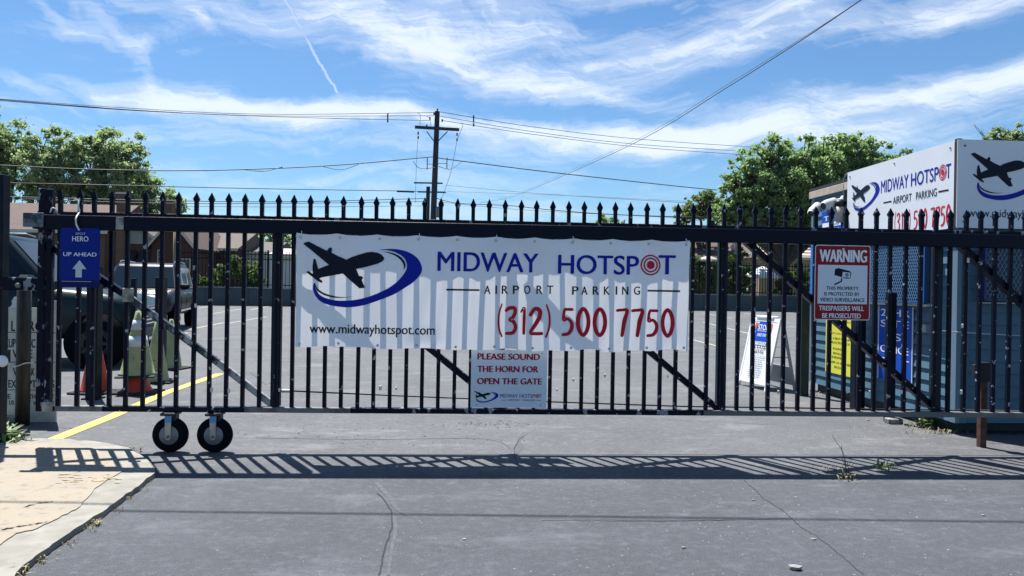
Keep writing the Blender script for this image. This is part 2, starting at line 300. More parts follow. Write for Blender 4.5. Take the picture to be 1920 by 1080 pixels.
# ------------------------------------------------------------------ helpers
def tagk(o, label=None, cat=None, group=None, kind=None):
    if label: o['label'] = label
    if cat: o['category'] = cat
    if group: o['group'] = group
    if kind: o['kind'] = kind
    return o
def empty(name, loc, rz=0., label=None, cat=None, group=None):
    o = bpy.data.objects.new(name, None); COL.objects.link(o); o.location = loc; o.rotation_euler = (0, 0, rz); o.empty_display_size = .1
    return tagk(o, label, cat, group)
def link(name, me, parent=None, loc=None):
    o = bpy.data.objects.new(name, me); COL.objects.link(o)
    if parent: o.parent = parent
    if loc is not None: o.location = loc
    return o
class MB:
    def __init__(s): s.v = []; s.f = []; s.mi = []; s.sm = []; s.ms = []
    def _m(s, m):
        if m not in s.ms: s.ms.append(m)
        return s.ms.index(m)
    def add(s, vs, fs, m, smooth=False):
        b = len(s.v); s.v += [tuple(v) for v in vs]; k = s._m(m)
        for f in fs: s.f.append(tuple(i + b for i in f)); s.mi.append(k); s.sm.append(smooth)
        return s
    def box(s, a, b, m):
        x0, y0, z0 = a; x1, y1, z1 = b
        if x0 > x1: x0, x1 = x1, x0
        if y0 > y1: y0, y1 = y1, y0
        if z0 > z1: z0, z1 = z1, z0
        v = [(x0, y0, z0), (x1, y0, z0), (x1, y1, z0), (x0, y1, z0), (x0, y0, z1), (x1, y0, z1), (x1, y1, z1), (x0, y1, z1)]
        return s.add(v, [(0, 3, 2, 1), (4, 5, 6, 7), (0, 1, 5, 4), (1, 2, 6, 5), (2, 3, 7, 6), (3, 0, 4, 7)], m)
    def bbox(s, a, b, m, c=.004):
        """box with chamfered vertical and horizontal edges"""
        bm = bmesh.new(); x0, y0, z0 = a; x1, y1, z1 = b
        bmesh.ops.create_cube(bm, size=1, matrix=Matrix.Translation(((x0 + x1) / 2, (y0 + y1) / 2, (z0 + z1) / 2)) @ Matrix.Diagonal((abs(x1 - x0), abs(y1 - y0), abs(z1 - z0), 1)))
        bmesh.ops.bevel(bm, geom=bm.edges[:], offset=c, segments=1, affect='EDGES')
        s.add([v.co[:] for v in bm.verts], [[v.index for v in f.verts] for f in bm.faces], m); bm.free(); return s
    def tube(s, pts, r, m, n=6, cap=True, r1=None):
        pts = [Vector(p) for p in pts]; L = len(pts); rings = []
        for i, p in enumerate(pts):
            t = (pts[min(i + 1, L - 1)] - pts[max(i - 1, 0)]).normalized()
            u = t.cross(Vector((0, 0, 1)));
            if u.length < .05: u = t.cross(Vector((1, 0, 0)))
            u.normalize(); w = u.cross(t)
            rr = r if r1 is None else r + (r1 - r) * i / max(1, L - 1)
            if isinstance(r, (list, tuple)): rr = r[i]
            rings.append([p + (u * math.cos(2 * math.pi * k / n) + w * math.sin(2 * math.pi * k / n)) * rr for k in range(n)])
        vs = [v for g in rings for v in g]; fs = []
        for i in range(L - 1):
            for k in range(n): fs.append((i * n + k, i * n + (k + 1) % n, (i + 1) * n + (k + 1) % n, (i + 1) * n + k))
        if cap: fs += [tuple(range(n)), tuple((L - 1) * n + k for k in reversed(range(n)))]
        return s.add(vs, fs, m, n > 4)
    def lathe(s, prof, m, c=(0, 0, 0), n=24, axis='z'):
        vs = []; fs = []
        for r, z in prof:
            for k in range(n):
                a = 2 * math.pi * k / n; p = (r * math.cos(a), r * math.sin(a), z)
                if axis == 'y': p = (p[0], p[2], p[1])
                if axis == 'x': p = (p[2], p[0], p[1])
                vs.append((p[0] + c[0], p[1] + c[1], p[2] + c[2]))
        for i in range(len(prof) - 1):
            for k in range(n): fs.append((i * n + k, i * n + (k + 1) % n, (i + 1) * n + (k + 1) % n, (i + 1) * n + k))
        fs += [tuple(reversed(range(n))), tuple((len(prof) - 1) * n + k for k in range(n))]
        return s.add(vs, fs, m, True)
    def beam(s, a, b, w, h, m, up=(0, 0, 1)):
        a = Vector(a); b = Vector(b); t = (b - a).normalized(); u = t.cross(Vector(up)).normalized(); q = u.cross(t)
        vs = [p + u * (w / 2) * i + q * (h / 2) * j for p in (a, b) for i, j in ((-1, -1), (1, -1), (1, 1), (-1, 1))]
        return s.add(vs, [(0, 1, 2, 3), (7, 6, 5, 4), (0, 4, 5, 1), (1, 5, 6, 2), (2, 6, 7, 3), (3, 7, 4, 0)], m)
    def poly(s, pts, m, flip=False):
        """flat filled polygon of 3-D points"""
        pts = [Vector(p) for p in pts]; tr = tessellate_polygon([pts])
        return s.add(pts, [t[::-1] if flip else t for t in tr], m)
    def prism(s, pts, d, m):
        """polygon pts extruded by vector d"""
        pts = [Vector(p) for p in pts]; d = Vector(d); n = len(pts); tr = tessellate_polygon([pts])
        vs = pts + [p + d for p in pts]
        fs = [tuple(t) for t in tr] + [tuple(i + n for i in t[::-1]) for t in tr] + [(i, (i + 1) % n, (i + 1) % n + n, i + n) for i in range(n)]
        return s.add(vs, fs, m)
    def mesh(s, name):
        me = bpy.data.meshes.new(name); me.from_pydata(s.v, [], s.f)
        for m in s.ms: me.materials.append(m)
        me.polygons.foreach_set('material_index', s.mi); me.polygons.foreach_set('use_smooth', s.sm); me.update()
        return me
    def build(s, name, parent=None, loc=None, fix=False):
        me = s.mesh(name)
        if fix:
            bm = bmesh.new(); bm.from_mesh(me); bmesh.ops.recalc_face_normals(bm, faces=bm.faces); bm.to_mesh(me); bm.free()
        return link(name, me, parent, loc)
def struct(o, label=None): o['kind'] = 'structure'; return tagk(o, label)

# ---- text (built-in font, turned into flat mesh)
_tc = {}
def textmesh(s, bold=0.):
    k = (s, bold)
    if k in _tc: return _tc[k]
    cu = bpy.data.curves.new('t', 'FONT'); cu.body = s; cu.size = 1; cu.resolution_u = 6; cu.offset = bold
    ob = bpy.data.objects.new('t', cu); COL.objects.link(ob)
    dg = bpy.context.evaluated_depsgraph_get(); me = bpy.data.meshes.new_from_object(ob.evaluated_get(dg))
    v = np.zeros(len(me.vertices) * 3); me.vertices.foreach_get('co', v); v = v.reshape(-1, 3)
    f = [tuple(p.vertices) for p in me.polygons]
    bpy.data.objects.remove(ob); bpy.data.curves.remove(cu); bpy.data.meshes.remove(me)
    _tc[k] = (v, f); return _tc[k]
def text(parent, s, x, z, w, h, m, y=-.0015, bold=0., name='lettering', warp=None, slope=0., desc=None, label=None):
    """text s in the rectangle x..x+w, z..z+h (local, facing -Y); w=None keeps the natural width"""
    v, f = textmesh(s, 0.); v = v.copy()
    mn = v.min(0); mxx = v.max(0)
    sy = h / (mxx[1] - mn[1]); sx = (w / (mxx[0] - mn[0])) if w else sy
    X = x + (v[:, 0] - mn[0]) * sx; Z = z + (v[:, 1] - mn[1]) * sy + (X - x) * slope
    Y_ = np.zeros(len(X))
    if bold:      # heavier strokes: the outline laid three times, 0.15 mm apart
        d = bold * 1.0 * sy; nv = len(X)
        X = np.concatenate([X - d, X, X + d]); Z = np.concatenate([Z - d * .3, Z, Z + d * .3]); Y_ = np.concatenate([Y_ - .00015, Y_, Y_ + .00015])
        f = [tuple(i + k * nv for i in q) for k in range(3) for q in f]
    me = bpy.data.meshes.new(name)
    if warp:
        bm = bmesh.new(); vs = [bm.verts.new((a, c_, b)) for a, b, c_ in zip(X, Z, Y_)]
        for q in f:
            try: bm.faces.new([vs[i] for i in q])
            except ValueError: pass
        bmesh.ops.triangulate(bm, faces=bm.faces)
        for _ in range(3):
            e = [e for e in bm.edges if e.calc_length() > .05]
            if not e: break
            bmesh.ops.subdivide_edges(bm, edges=e, cuts=1); bmesh.ops.triangulate(bm, faces=[g for g in bm.faces if len(g.verts) > 3])
        for q in bm.verts: q.co.y += warp(q.co.x, q.co.z) + y
        bm.to_mesh(me); bm.free()
    else:
        me.from_pydata([(a, y + c_, b) for a, b, c_ in zip(X, Z, Y_)], [], f)
    me.materials.append(m); me.update()
    o = link(name, me, parent)
    if label: o['label'] = label
    return o
def flat(parent, polys, m, name, y=-.0015, warp=None):
    """filled 2-D outlines [(x,z),...] as one flat print"""
    bm = bmesh.new()
    for pl in polys:
        P = [Vector((a, 0, b)) for a, b in pl]; vs = [bm.verts.new(p) for p in P]
        for t in tessellate_polygon([P]):
            a, b, c = (P[i] for i in t)
            if (b - a).cross(c - a).y > 0: t = t[::-1]
            try: bm.faces.new([vs[i] for i in t])
            except ValueError: pass
    if warp:
        for _ in range(4):
            e = [e for e in bm.edges if e.calc_length() > .05]
            if not e: break
            bmesh.ops.subdivide_edges(bm, edges=e, cuts=1); bmesh.ops.triangulate(bm, faces=[g for g in bm.faces if len(g.verts) > 3])
    for v in bm.verts: v.co.y = (warp(v.co.x, v.co.z) if warp else 0) + y
    me = bpy.data.meshes.new(name); bm.to_mesh(me); bm.free(); me.materials.append(m)
    return link(name, me, parent)
def ribbon(pts, w, caps=True, n=5):
    """outline polygon of a round-ended brush stroke"""
    P = [Vector(p) for p in pts]
    if not isinstance(w, list): w = [w] * len(P)
    L, Rr = [], []
    for i, p in enumerate(P):
        t = (P[min(i + 1, len(P) - 1)] - P[max(i - 1, 0)]).normalized(); nn = Vector((-t.y, t.x)) * w[i] / 2
        L.append(p + nn); Rr.append(p - nn)
    t1 = (P[-1] - P[-2]).normalized(); t0 = (P[1] - P[0]).normalized(); e = []; s = []
    for k in range(1, n):
        a = math.pi * k / n
        nn = Vector((-t1.y, t1.x)); e.append(P[-1] + (nn * math.cos(a) + t1 * math.sin(a)) * w[-1] / 2)
        nn = Vector((-t0.y, t0.x)); s.append(P[0] + (-nn * math.cos(a) - t0 * math.sin(a)) * w[0] / 2)
    return [tuple(q) for q in L + e + Rr[::-1] + s]
def spline(pts, n=8):
    """Catmull-Rom through points"""
    P = [Vector(p) for p in pts]; P = [P[0] * 2 - P[1]] + P + [P[-1] * 2 - P[-2]]; o = []
    for i in range(1, len(P) - 2):
        a, b, c, d = P[i - 1:i + 3]
        for k in range(n):
            t = k / n; o.append(.5 * ((2 * b) + (c - a) * t + (2 * a - 5 * b + 4 * c - d) * t * t + (3 * b - a - 3 * c + d) * t ** 3))
    return o + [P[-2]]
# ---- the airline-parking logo, traced once in its own units (px of a zoomed crop)
PLANE = [(97, 243), (106, 232), (133, 225), (200, 256), (268, 287), (280, 268), (295, 262), (305, 272), (300, 298), (350, 322), (410, 345), (450, 325), (505, 308), (560, 292), (600, 288), (640, 293), (668, 305), (688, 325), (688, 340), (672, 355), (640, 370), (560, 392), (483, 408), (505, 457), (525, 458), (536, 468), (525, 484), (550, 538), (510, 543), (450, 496), (385, 442), (300, 458), (228, 472), (215, 480), (240, 497), (232, 510), (195, 492), (150, 460), (118, 435), (135, 428), (165, 448), (162, 400), (170, 345), (185, 345), (195, 375), (205, 415), (240, 400), (283, 383), (215, 330), (150, 282)]
SW_OUT = [(640, 273), (720, 265), (800, 268), (880, 290), (940, 330), (970, 385), (965, 430), (920, 485), (850, 532), (760, 583), (650, 625), (540, 660), (430, 675), (330, 668), (240, 645), (190, 605), (168, 560), (170, 520), (181, 508)]
SW_IN = [(184, 545), (205, 580), (250, 608), (330, 628), (430, 628), (520, 615), (620, 585), (720, 540), (790, 490), (840, 435), (860, 390), (850, 345), (820, 312), (760, 284), (700, 273)]
ARC1 = [(665, 284), (740, 290), (800, 312), (838, 345), (850, 380), (834, 413), (836, 380), (818, 347), (780, 317), (730, 296)]
ARC2 = [(182, 510), (200, 545), (250, 578), (330, 600), (400, 605), (465, 599), (400, 609), (320, 609), (250, 592), (200, 562), (180, 528)]
def sm(pts): return [tuple(p) for p in spline(pts, 4)]
def logo(parent, x, z, w, h, y=-.0015, warp=None):
    """fits the crop-unit logo (97..972, 225..675) into x..x+w, z..z+h"""
    T = lambda pl: [(x + (a - 97) / 875 * w, z + (675 - b) / 450 * h) for a, b in pl]
    flat(parent, [T(sm(SW_OUT) + sm(SW_IN))], ink_blue, 'blue_swoosh', y, warp)
    flat(parent, [T(sm(ARC1[:6]) + sm(ARC1[5:] + [ARC1[0]])[1:-1]), T(sm(ARC2[:6]) + sm(ARC2[5:])[1:])], ink_black, 'black_swoosh', y * 1.3, warp)
    flat(parent, [T(PLANE)], ink_black, 'airplane_emblem', y * 1.6, warp)
def disc(cx_, cz, r0, r1, n=28):
    if r0 <= 0: return [[(cx_ + r1 * math.cos(2 * math.pi * k / n), cz + r1 * math.sin(2 * math.pi * k / n)) for k in range(n)]]
    o = []
    for h in range(2):      # ring in two halves
        A = [math.pi * h + math.pi * k / (n // 2) for k in range(n // 2 + 1)]
        o.append([(cx_ + r1 * math.cos(a), cz + r1 * math.sin(a)) for a in A] + [(cx_ + r0 * math.cos(a), cz + r0 * math.sin(a)) for a in reversed(A)])
    return o
def target(parent, cx_, cz, r, y, warp=None, rx=1.):
    P = lambda q: [[(cx_ + (a - cx_) * rx, b) for a, b in pl] for pl in q]
    flat(parent, P(disc(cx_, cz, 0, r * .40) + disc(cx_, cz, r * .58, r * .72) + disc(cx_, cz, r * .86, r)), ink_red, 'red_target', y, warp)
def brand(parent, x0, x1, z, h, y, warp=None, m=None, bold=.006, gapx=.0, space=.073):
    """MIDWAY HOTSPOT with the target for its second O, in x0..x1"""
    m = m or ink_blue; L = x1 - x0
    a = x0 + L * .428; b = x0 + L * (.428 + space)
    text(parent, 'MIDWAY', x0, z, a - x0, h, m, y, bold, warp=warp)
    text(parent, 'HOTSP', b, z, L * (.845 - .428 - space), h, m, y, bold, warp=warp)
    target(parent, x0 + L * .897, z + h * .5, h * .56, y, warp, 1. if L / h > 9 else max(.5, L / h / 11.3))
    text(parent, 'T', x0 + L * .94, z, L * .06, h, m, y, bold, warp=warp)
# brush digits in a 0..1 box (x, z, width list)
DG = {'(': [([(.75, 1.08), (.45, .8), (.36, .5), (.45, .2), (.78, -.05)], [.16, .2, .22, .22, .2])],
      ')': [([(.25, 1.08), (.55, .8), (.64, .5), (.52, .2), (.22, -.05)], [.16, .2, .22, .22, .2])],
      '3': [([(.10, .86), (.30, .94), (.72, .95), (.76, .78), (.60, .62), (.38, .54), (.66, .47), (.82, .28), (.62, .08), (.15, .05)], [.2] + [.24] * 8 + [.2])],
      '1': [([(.22, .82), (.55, .97), (.56, .6), (.54, .06)], [.18, .22, .32, .28])],
      '2': [([(.12, .72), (.40, .93), (.74, .88), (.74, .66), (.48, .40), (.14, .10), (.40, .06), (.90, .07)], [.22, .24, .26, .26, .24, .2, .2, .2])],
      '5': [([(.84, .93), (.50, .93), (.24, .90), (.16, .56), (.50, .60), (.80, .46), (.82, .26), (.56, .08), (.12, .04)], [.2, .2, .2, .2, .2, .24, .26, .24, .2])],
      '7': [([(.10, .92), (.50, .94), (.88, .92), (.68, .55), (.52, .04)], [.2, .2, .24, .3, .24])]}
def digits(parent, s, boxes, z, h, m, y, warp=None):
    for ch, (x, w) in zip(s, boxes):
        if ch == '0':
            n = 28; o = []; i = []
            for k in range(n):
                a = 2 * math.pi * k / n; c, q = math.cos(a), math.sin(a)
                o.append((x + w * (.5 + .5 * c * (1 - .12 * abs(q) ** 3)), z + h * (.5 + .53 * q)))
                i.append((x + w * (.5 + .22 * c * (1 - .35 * abs(q) ** 2)), z + h * (.5 + .38 * q)))
            pl = []
            for hh in range(2):
                A = [(hh * n // 2 + k) % n for k in range(n // 2 + 1)]
                pl.append([o[k] for k in A] + [i[k] for k in reversed(A)])
        else:
            pl = []
            for pts, ws in DG[ch]:
                P = spline([(a, b) for a, b in pts], 4); WW = np.interp(np.linspace(0, 1, len(P)), np.linspace(0, 1, len(ws)), ws)
                asp = h / w
                Q = ribbon([(p.x, p.y * asp) for p in P], [float(q) * 1.15 for q in WW])
                pl.append([(x + a * w, z + b / asp * h) for a, b in Q])
        flat(parent, pl, m, 'phone_digit', y, warp)

# ------------------------------------------------------------------ ground
G = MB(); n = 1
G.add([(-400, -60, -.03), (400, -60, -.03), (400, 700, -.03), (-400, 700, -.03)], [(0, 1, 2, 3)], grassfar)
struct(G.build('ground'), 'grass and soil of the neighbourhood beyond the parking lot')
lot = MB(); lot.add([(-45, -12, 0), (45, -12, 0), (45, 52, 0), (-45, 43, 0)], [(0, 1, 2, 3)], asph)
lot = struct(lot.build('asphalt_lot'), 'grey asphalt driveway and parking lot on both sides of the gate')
def groundline(pts, w0, w1, m, z, name, parent, jit=0.):
    """strip on the ground through pixel points"""
    P = [gg(*p) for p in pts]; mb = MB(); vs = []
    for i, p in enumerate(P):
        t = (P[min(i + 1, len(P) - 1)] - P[max(i - 1, 0)]); t.z = 0; t.normalize(); nn = Vector((-t.y, t.x, 0)); w = w0 + (w1 - w0) * i / max(1, len(P) - 1)
        vs += [p + nn * w / 2 + Vector((0, 0, z)), p - nn * w / 2 + Vector((0, 0, z))]
    mb.add(vs, [(2 * i, 2 * i + 1, 2 * i + 3, 2 * i + 2) for i in range(len(P) - 1)], m)
    return mb.build(name, parent, fix=True)
groundline([(84, 831), (205, 783), (310, 737), (413, 701)], .13, .13, yellowline, .004, 'yellow_line', lot)
for a, b in [((355, 618), (420, 605)), ((320, 631), (352, 624)), ((372, 578), (425, 569)), ((470, 581), (522, 571)), ((430, 606), (500, 594)), ((400, 588), (455, 579)),
             ((1290, 635), (1345, 649)), ((1283, 620), (1345, 622)), ((1318, 604), (1410, 627)), ((1318, 587), (1372, 597)), ((1395, 587), (1470, 600)), ((1480, 612), (1530, 618))]:
    groundline([a, b], .10, .10, whiteline, .004, 'stall_line', lot)
def crack(pts, w=.012, seed=0, name='crack'):
    r = random.Random(seed); P = []
    for a, b in zip(pts[:-1], pts[1:]):
        k = max(2, int(math.dist(a, b) / 7))
        for i in range(k):
            t = i / k; P.append((a[0] + (b[0] - a[0]) * t + r.uniform(-1.6, 1.6), a[1] + (b[1] - a[1]) * t + r.uniform(-.7, .7)))
    P.append(pts[-1]); groundline(P, w, w * .8, crackm, .003, name, lot)
crack([(708, 925), (722, 940), (733, 958), (736, 985), (722, 1030), (710, 1079)], .009, 1)
crack([(980, 818), (970, 830), (963, 842), (966, 858), (972, 878)], .008, 2)
crack([(1060, 974), (1200, 977), (1330, 976), (1480, 973)], .006, 3)
crack([(1395, 900), (1432, 935), (1470, 960), (1502, 990), (1530, 1005), (1580, 1045), (1620, 1079)], .004, 4)
crack([(1120, 781), (1290, 789), (1460, 797)], .006, 5)
crack([(380, 733), (470, 733), (540, 731)], .008, 6)
crack([(470, 700), (500, 722), (520, 712)], .008, 7)
crack([(60, 800), (110, 802), (160, 806)], .008, 8)
crack([(1290, 768), (1400, 757), (1470, 760)], .006, 9)
crack([(300, 640), (420, 638), (545, 640)], .02, 10)
sealm = mat('pale_seal_band', (.078, .082, .09), .85, 0, (.056, .06, .068), 22, (.4, .6), .4, 90)
for pts, w_ in (([(480, 821), (600, 823), (720, 824), (850, 822), (915, 824), (945, 832), (960, 845)], .022), ([(985, 812), (972, 825), (975, 838), (968, 850)], .05), ([(705, 905), (728, 930), (745, 955), (765, 966)], .035), ([(735, 960), (742, 990), (735, 1030), (728, 1079)], .022), ([(1015, 975), (1120, 976), (1240, 977), (1380, 975)], .018)):
    groundline([tuple(p) for p in spline(pts, 5)], w_, w_ * .7, sealm, .002, 'seal_band', lot)
# kerb and sidewalk at the lower left
edge = [(10, 1120), (37, 1079), (130, 1010), (200, 965), (260, 920), (290, 895), (291, 884), (272, 866), (245, 849), (200, 838), (130, 831), (65, 829), (0, 839), (-160, 850), (-160, 1120)]
H = .035
def slabmesh(px, z0, z1, m, name, label):
    rj = random.Random(9); Q = []
    for a_, b_ in zip(px, px[1:] + px[:1]):
        k = max(1, int(math.dist(a_, b_) / 9))
        for i in range(k):
            t = i / k; Q.append((a_[0] + (b_[0] - a_[0]) * t + rj.gauss(0, .9), a_[1] + (b_[1] - a_[1]) * t + rj.gauss(0, .5)))
    P = [gg(*p) for p in Q]; mb = MB(); mb.prism([(p.x, p.y, z0) for p in P], (0, 0, z1 - z0), m); o = mb.build(name, fix=True); return struct(o, label)
slabmesh(edge, -.02, H, conc, 'kerb', 'pale concrete kerb and apron curving round the sidewalk')
inner = [(-160, 1060), (0, 1035), (30, 1014), (60, 1008), (110, 985), (150, 962), (178, 928), (200, 912), (232, 893), (215, 870), (170, 848), (110, 839), (66, 838), (0, 850), (-160, 860)]
slabmesh(inner, H, H + .006, slab, 'sidewalk', 'tan worn concrete sidewalk slab inside the kerb')
for pts in ([(48, 950), (70, 943), (100, 940)], [(5, 993), (30, 987), (60, 983), (96, 976)]):
    P = [gg(*p, H + .009) for p in pts]
    mb = MB(); r = random.Random(3); Q = []
    for a, b in zip(P[:-1], P[1:]):
        for i in range(8): q = a.lerp(b, i / 8); Q.append(q + Vector((r.uniform(-.012, .012), r.uniform(-.006, .006), 0)))
    vs = []; 
    for q in Q: w = r.uniform(.002, .010); vs += [q + Vector((0, w, 0)), q - Vector((0, w, 0))]
    mb.add(vs, [(2 * i, 2 * i + 1, 2 * i + 3, 2 * i + 2) for i in range(len(Q) - 1)], crackm); struct(mb.build('sidewalk_crack'), 'dark crack in the tan sidewalk concrete')
mb = MB(); r = random.Random(5)
for k in range(26):
    c = gg(r.uniform(105, 225), 893 + r.uniform(-5, 14), H + .0085); s = r.uniform(.008, .028)
    mb.poly([c + Vector((s * 1.7 * math.cos(a) * r.uniform(.5, 1), s * .6 * math.sin(a) * r.uniform(.5, 1), 0.0001 * k)) for a in np.linspace(0, 5.6, 9)], mat('worn_yellow', (0.33, 0.27, 0.14), .8, 0, (0.3, 0.24, 0.156), 30, (.45, .55)) if 'worn_yellow' not in MATS else MATS['worn_yellow'])
struct(mb.build('worn_paint_patch'), 'faint worn yellow paint flecks on the tan sidewalk')

# pebbles and grit (nobody could count them)
def scatter(name, spots, m, label, seed, z=0.):
    r = random.Random(seed); vs = []; fs = []
    for (cx_, cy_, rx, ry, k, s0, s1) in spots:
        for _ in range(k):
            p = gg(cx_ + r.gauss(0, rx), min(1078, max(700, cy_ + r.gauss(0, ry))), z); s = r.uniform(s0, s1); b = len(vs)
            a0 = r.uniform(0, 6)
            for (i, j, q) in ((1, 0, .1), (0, 1, .15), (-1, 0, .1), (0, -1, .12), (.1, 0, .8)):
                c, d = math.cos(a0), math.sin(a0); i *= r.uniform(.6, 1.3); j *= r.uniform(.6, 1.3)
                vs.append((p.x + s * (i * c - j * d), p.y + s * (i * d + j * c), z + s * q * .9))
            fs += [(b, b + 1, b + 4), (b + 1, b + 2, b + 4), (b + 2, b + 3, b + 4), (b + 3, b, b + 4)]
    me = bpy.data.meshes.new(name); me.from_pydata(vs, [], fs); me.materials.append(m); o = link(name, me); tagk(o, label, name.replace('_', ' '), None, 'stuff')
scatter('pale_gravel', [(1000, 950, 600, 80, 420, .002, .006), (970, 800, 120, 14, 90, .003, .009), (1650, 815, 150, 22, 160, .003, .010), (1500, 950, 260, 50, 120, .003, .008), (400, 815, 90, 14, 60, .003, .008), (1250, 870, 300, 20, 100, .002, .006), (1080, 775, 240, 5, 120, .003, .007)], stone, 'pale pebbles and grit scattered over the asphalt', 1)
scatter('dark_grit', [(930, 796, 40, 4, 120, .004, .010), (560, 806, 130, 12, 60, .004, .010), (800, 826, 130, 5, 30, .005, .010), (1480, 810, 260, 15, 120, .003, .008), (1100, 980, 500, 60, 140, .002, .005)], debrism, 'dark grit and broken asphalt crumbs near the gate', 2)
for px, py, s, lb_ in [(1490, 1068, .035, 'largest pale stone, lying near the bottom edge of the driveway'), (871, 1012, .012, 'small pale stone right of the long crack in the foreground'), (1412, 938, .012, 'small pale stone just below the gate shadow, right of centre'), (1470, 972, .010, 'tiny pale stone beside the thin cable shadow'), (1843, 967, .012, 'small pale stone near the right edge of the driveway'), (1282, 1028, .014, 'small pale stone in the foreground left of the diagonal crack'), (1628, 789, .018, 'pale stone just behind the gate rail by the worn square post'), (1526, 1012, .014, 'small pale stone right of the diagonal crack in the foreground'), (322, 787, .010, 'tiny pale stone right above the left caster wheel')]:
    p = gg(px, py); bm = bmesh.new(); bmesh.ops.create_icosphere(bm, subdivisions=1, radius=s)
    for v in bm.verts: v.co = Vector((v.co.x * random.uniform(.8, 1.3), v.co.y * random.uniform(.5, .9), v.co.z * .45 + s * .3))
    me = bpy.data.meshes.new('stone'); bm.to_mesh(me); bm.free(); me.materials.append(stone); o = link('stone', me, None, (p.x, p.y, 0))
    tagk(o, lb_, 'stone', 'loose pale stones on the driveway')

# ------------------------------------------------------------------ the sliding gate
GY = 6.0
gate = empty('sliding_gate', (-2.15, GY, 0), 0, 'long black iron sliding gate with spear topped pickets, resting on two caster wheels', 'gate')
OX = -2.15
def gb(): return MB()
XL, XR = -3.40, 5.30
ZB0, ZB1 = .315, .357; ZT0, ZT1 = 1.735, 1.868
# top rail: a deep box in front of the pickets, plus a thin cap strip
gb().bbox((XL + .02 - OX, -.115, ZT0), (XR - OX, -.020, ZT1 - .022), paint_top, .004).build('top_rail', gate)
gb().bbox((XL - OX, -.018, ZT1 - .020), (XR - OX, .030, ZT1 + .012), paint_peel, .003).build('rail_cap', gate)
# bottom rail in pieces of differing wear
def bseg(x0, x1, m, name='bottom_rail', lab=None, ins=.0):
    o = gb().bbox((x0 - OX, -.030 - ins, ZB0), (x1 - OX, .030, ZB1), m, .003).build(name, gate)
    if lab: o['label'] = lab
bseg(-3.32, -3.24, paint_peel)
bseg(-3.24, -2.88, baremetal, 'bare_rail_section', 'grey unpainted section of the bottom rail')
bseg(-2.88, -1.78, paint)
bseg(-1.78, -.95, baremetal, 'bare_rail_section', 'grey unpainted section of the bottom rail')
bseg(-.95, 1.92, paint_peel)
bseg(1.92, XR, mat('grey_bottom_rail', (.13, .135, .135), .55, .1, (.09, .095, .10), 5, (.4, .7), .1, 40), 'bare_rail_section', 'long smooth grey section of the bottom rail')
# pickets
def picket_mesh(m=paint):
    b = MB(); w = .0150
    b.bbox((-w, -w, ZB1), (w, w, ZT1 + .112), m, .002)
    z = ZT1 + .112; ring = [(w, z), (.0235, z + .022), (.0170, z + .038), (.0015, z + .076)]
    vs = []; fs = []
    for k, (r_, zz) in enumerate(ring): vs += [(-r_, -r_ * .75, zz), (r_, -r_ * .75, zz), (r_, r_ * .75, zz), (-r_, r_ * .75, zz)]
    for k in range(3):
        for i in range(4): fs.append((4 * k + i, 4 * k + (i + 1) % 4, 4 * k + 4 + (i + 1) % 4, 4 * k + 4 + i))
    return b, vs, fs
b, vs, fs = picket_mesh(); pm = b.mesh('picket'); fm = MB(); fm.add(vs, fs, paint); fm = fm.mesh('finial')
clipm = MB(); clipm.bbox((-.014, -.028, -.020), (.014, -.0168, .020), mat('pale_clip', (.62, .62, .58), .6), .006); clipm = clipm.mesh('clip')
X0 = gy(115, 356, GY).x; SPX = (gy(1894.5, 395, GY).x - X0) / 60; xs = [X0 + SPX * k for k in range(1, 70)]
r = random.Random(11)
first = None
PKT = [x for x in [X0 + SPX * k for k in range(0, 69)] if x < XR - .05]
for k, x in enumerate(PKT):
    lean = r.gauss(0, .0016)
    x += r.gauss(0, .0012)
    if k == 1: x += .012; lean = .004
    o = link('picket', pm, gate, (x - OX, 0, 0)); o.rotation_euler = (0, lean, 0)
    link('finial', fm, o)
# pale clips / scars near the picket feet, where the photograph shows them
for px, py in [(367, 573), (397, 731), (429, 733), (524, 731), (713, 727), (743, 728), (1044, 731), (1075, 712), (1134, 704), (1252, 706), (1401, 543), (1405, 478), (1459, 735), (1588, 735), (1630, 735), (1802, 735), (1815, 488), (1690, 735), (1804, 611)]:
    p = gy(px, py, GY - .02); o = link('clip', clipm, gate, (p.x - OX, 0, p.z)); s = r.uniform(.55, 1.05); o.scale = (s * .8, 1, s)
# dividers behind the pickets and diagonal braces
for x in (-1.565, .22, 2.075, 3.92):
    gb().bbox((x - .030 - OX, .020, ZB1 + .001), (x + .045 - OX, .075, ZT1 - .03), mat('slate_gate_post', (.009, .020, .030), .5, 0, (.4, .42, .44), 12, (.70, .715), spec=.2) if 'slate_gate_post' not in MATS else MATS['slate_gate_post'], .003).build('divider_post', gate)
def brace(a, b_, m, w=.05):
    A = Vector((a[0] - OX, .048, a[1])); B = Vector((b_[0] - OX, .048, b_[1])); MB().beam(A, B, .05, w, m, up=(0, 1, 0)).build('diagonal_brace', gate)
def bracepx(p0, p1, m, w=.052):
    a = gy(*p0, GY + .05); c = gy(*p1, GY + .05); brace((a.x, a.z), (c.x, c.z), m, w)
bracepx((92, 460), (232, 550), paint, .06); bracepx((232, 550), (410, 680), mat('worn_brace', (.03, .04, .05), .35, .3, (.3, .32, .34), 20, (.5, .62)), .045); bracepx((410, 680), (518, 764), silver, .045)
bracepx((552, 447), (950, 771), paint, .06); bracepx((965, 448), (1352, 772), paint, .066); bracepx((1397, 452), (1762, 776), paint, .066); bracepx((1797, 458), (2140, 780), paint, .066)
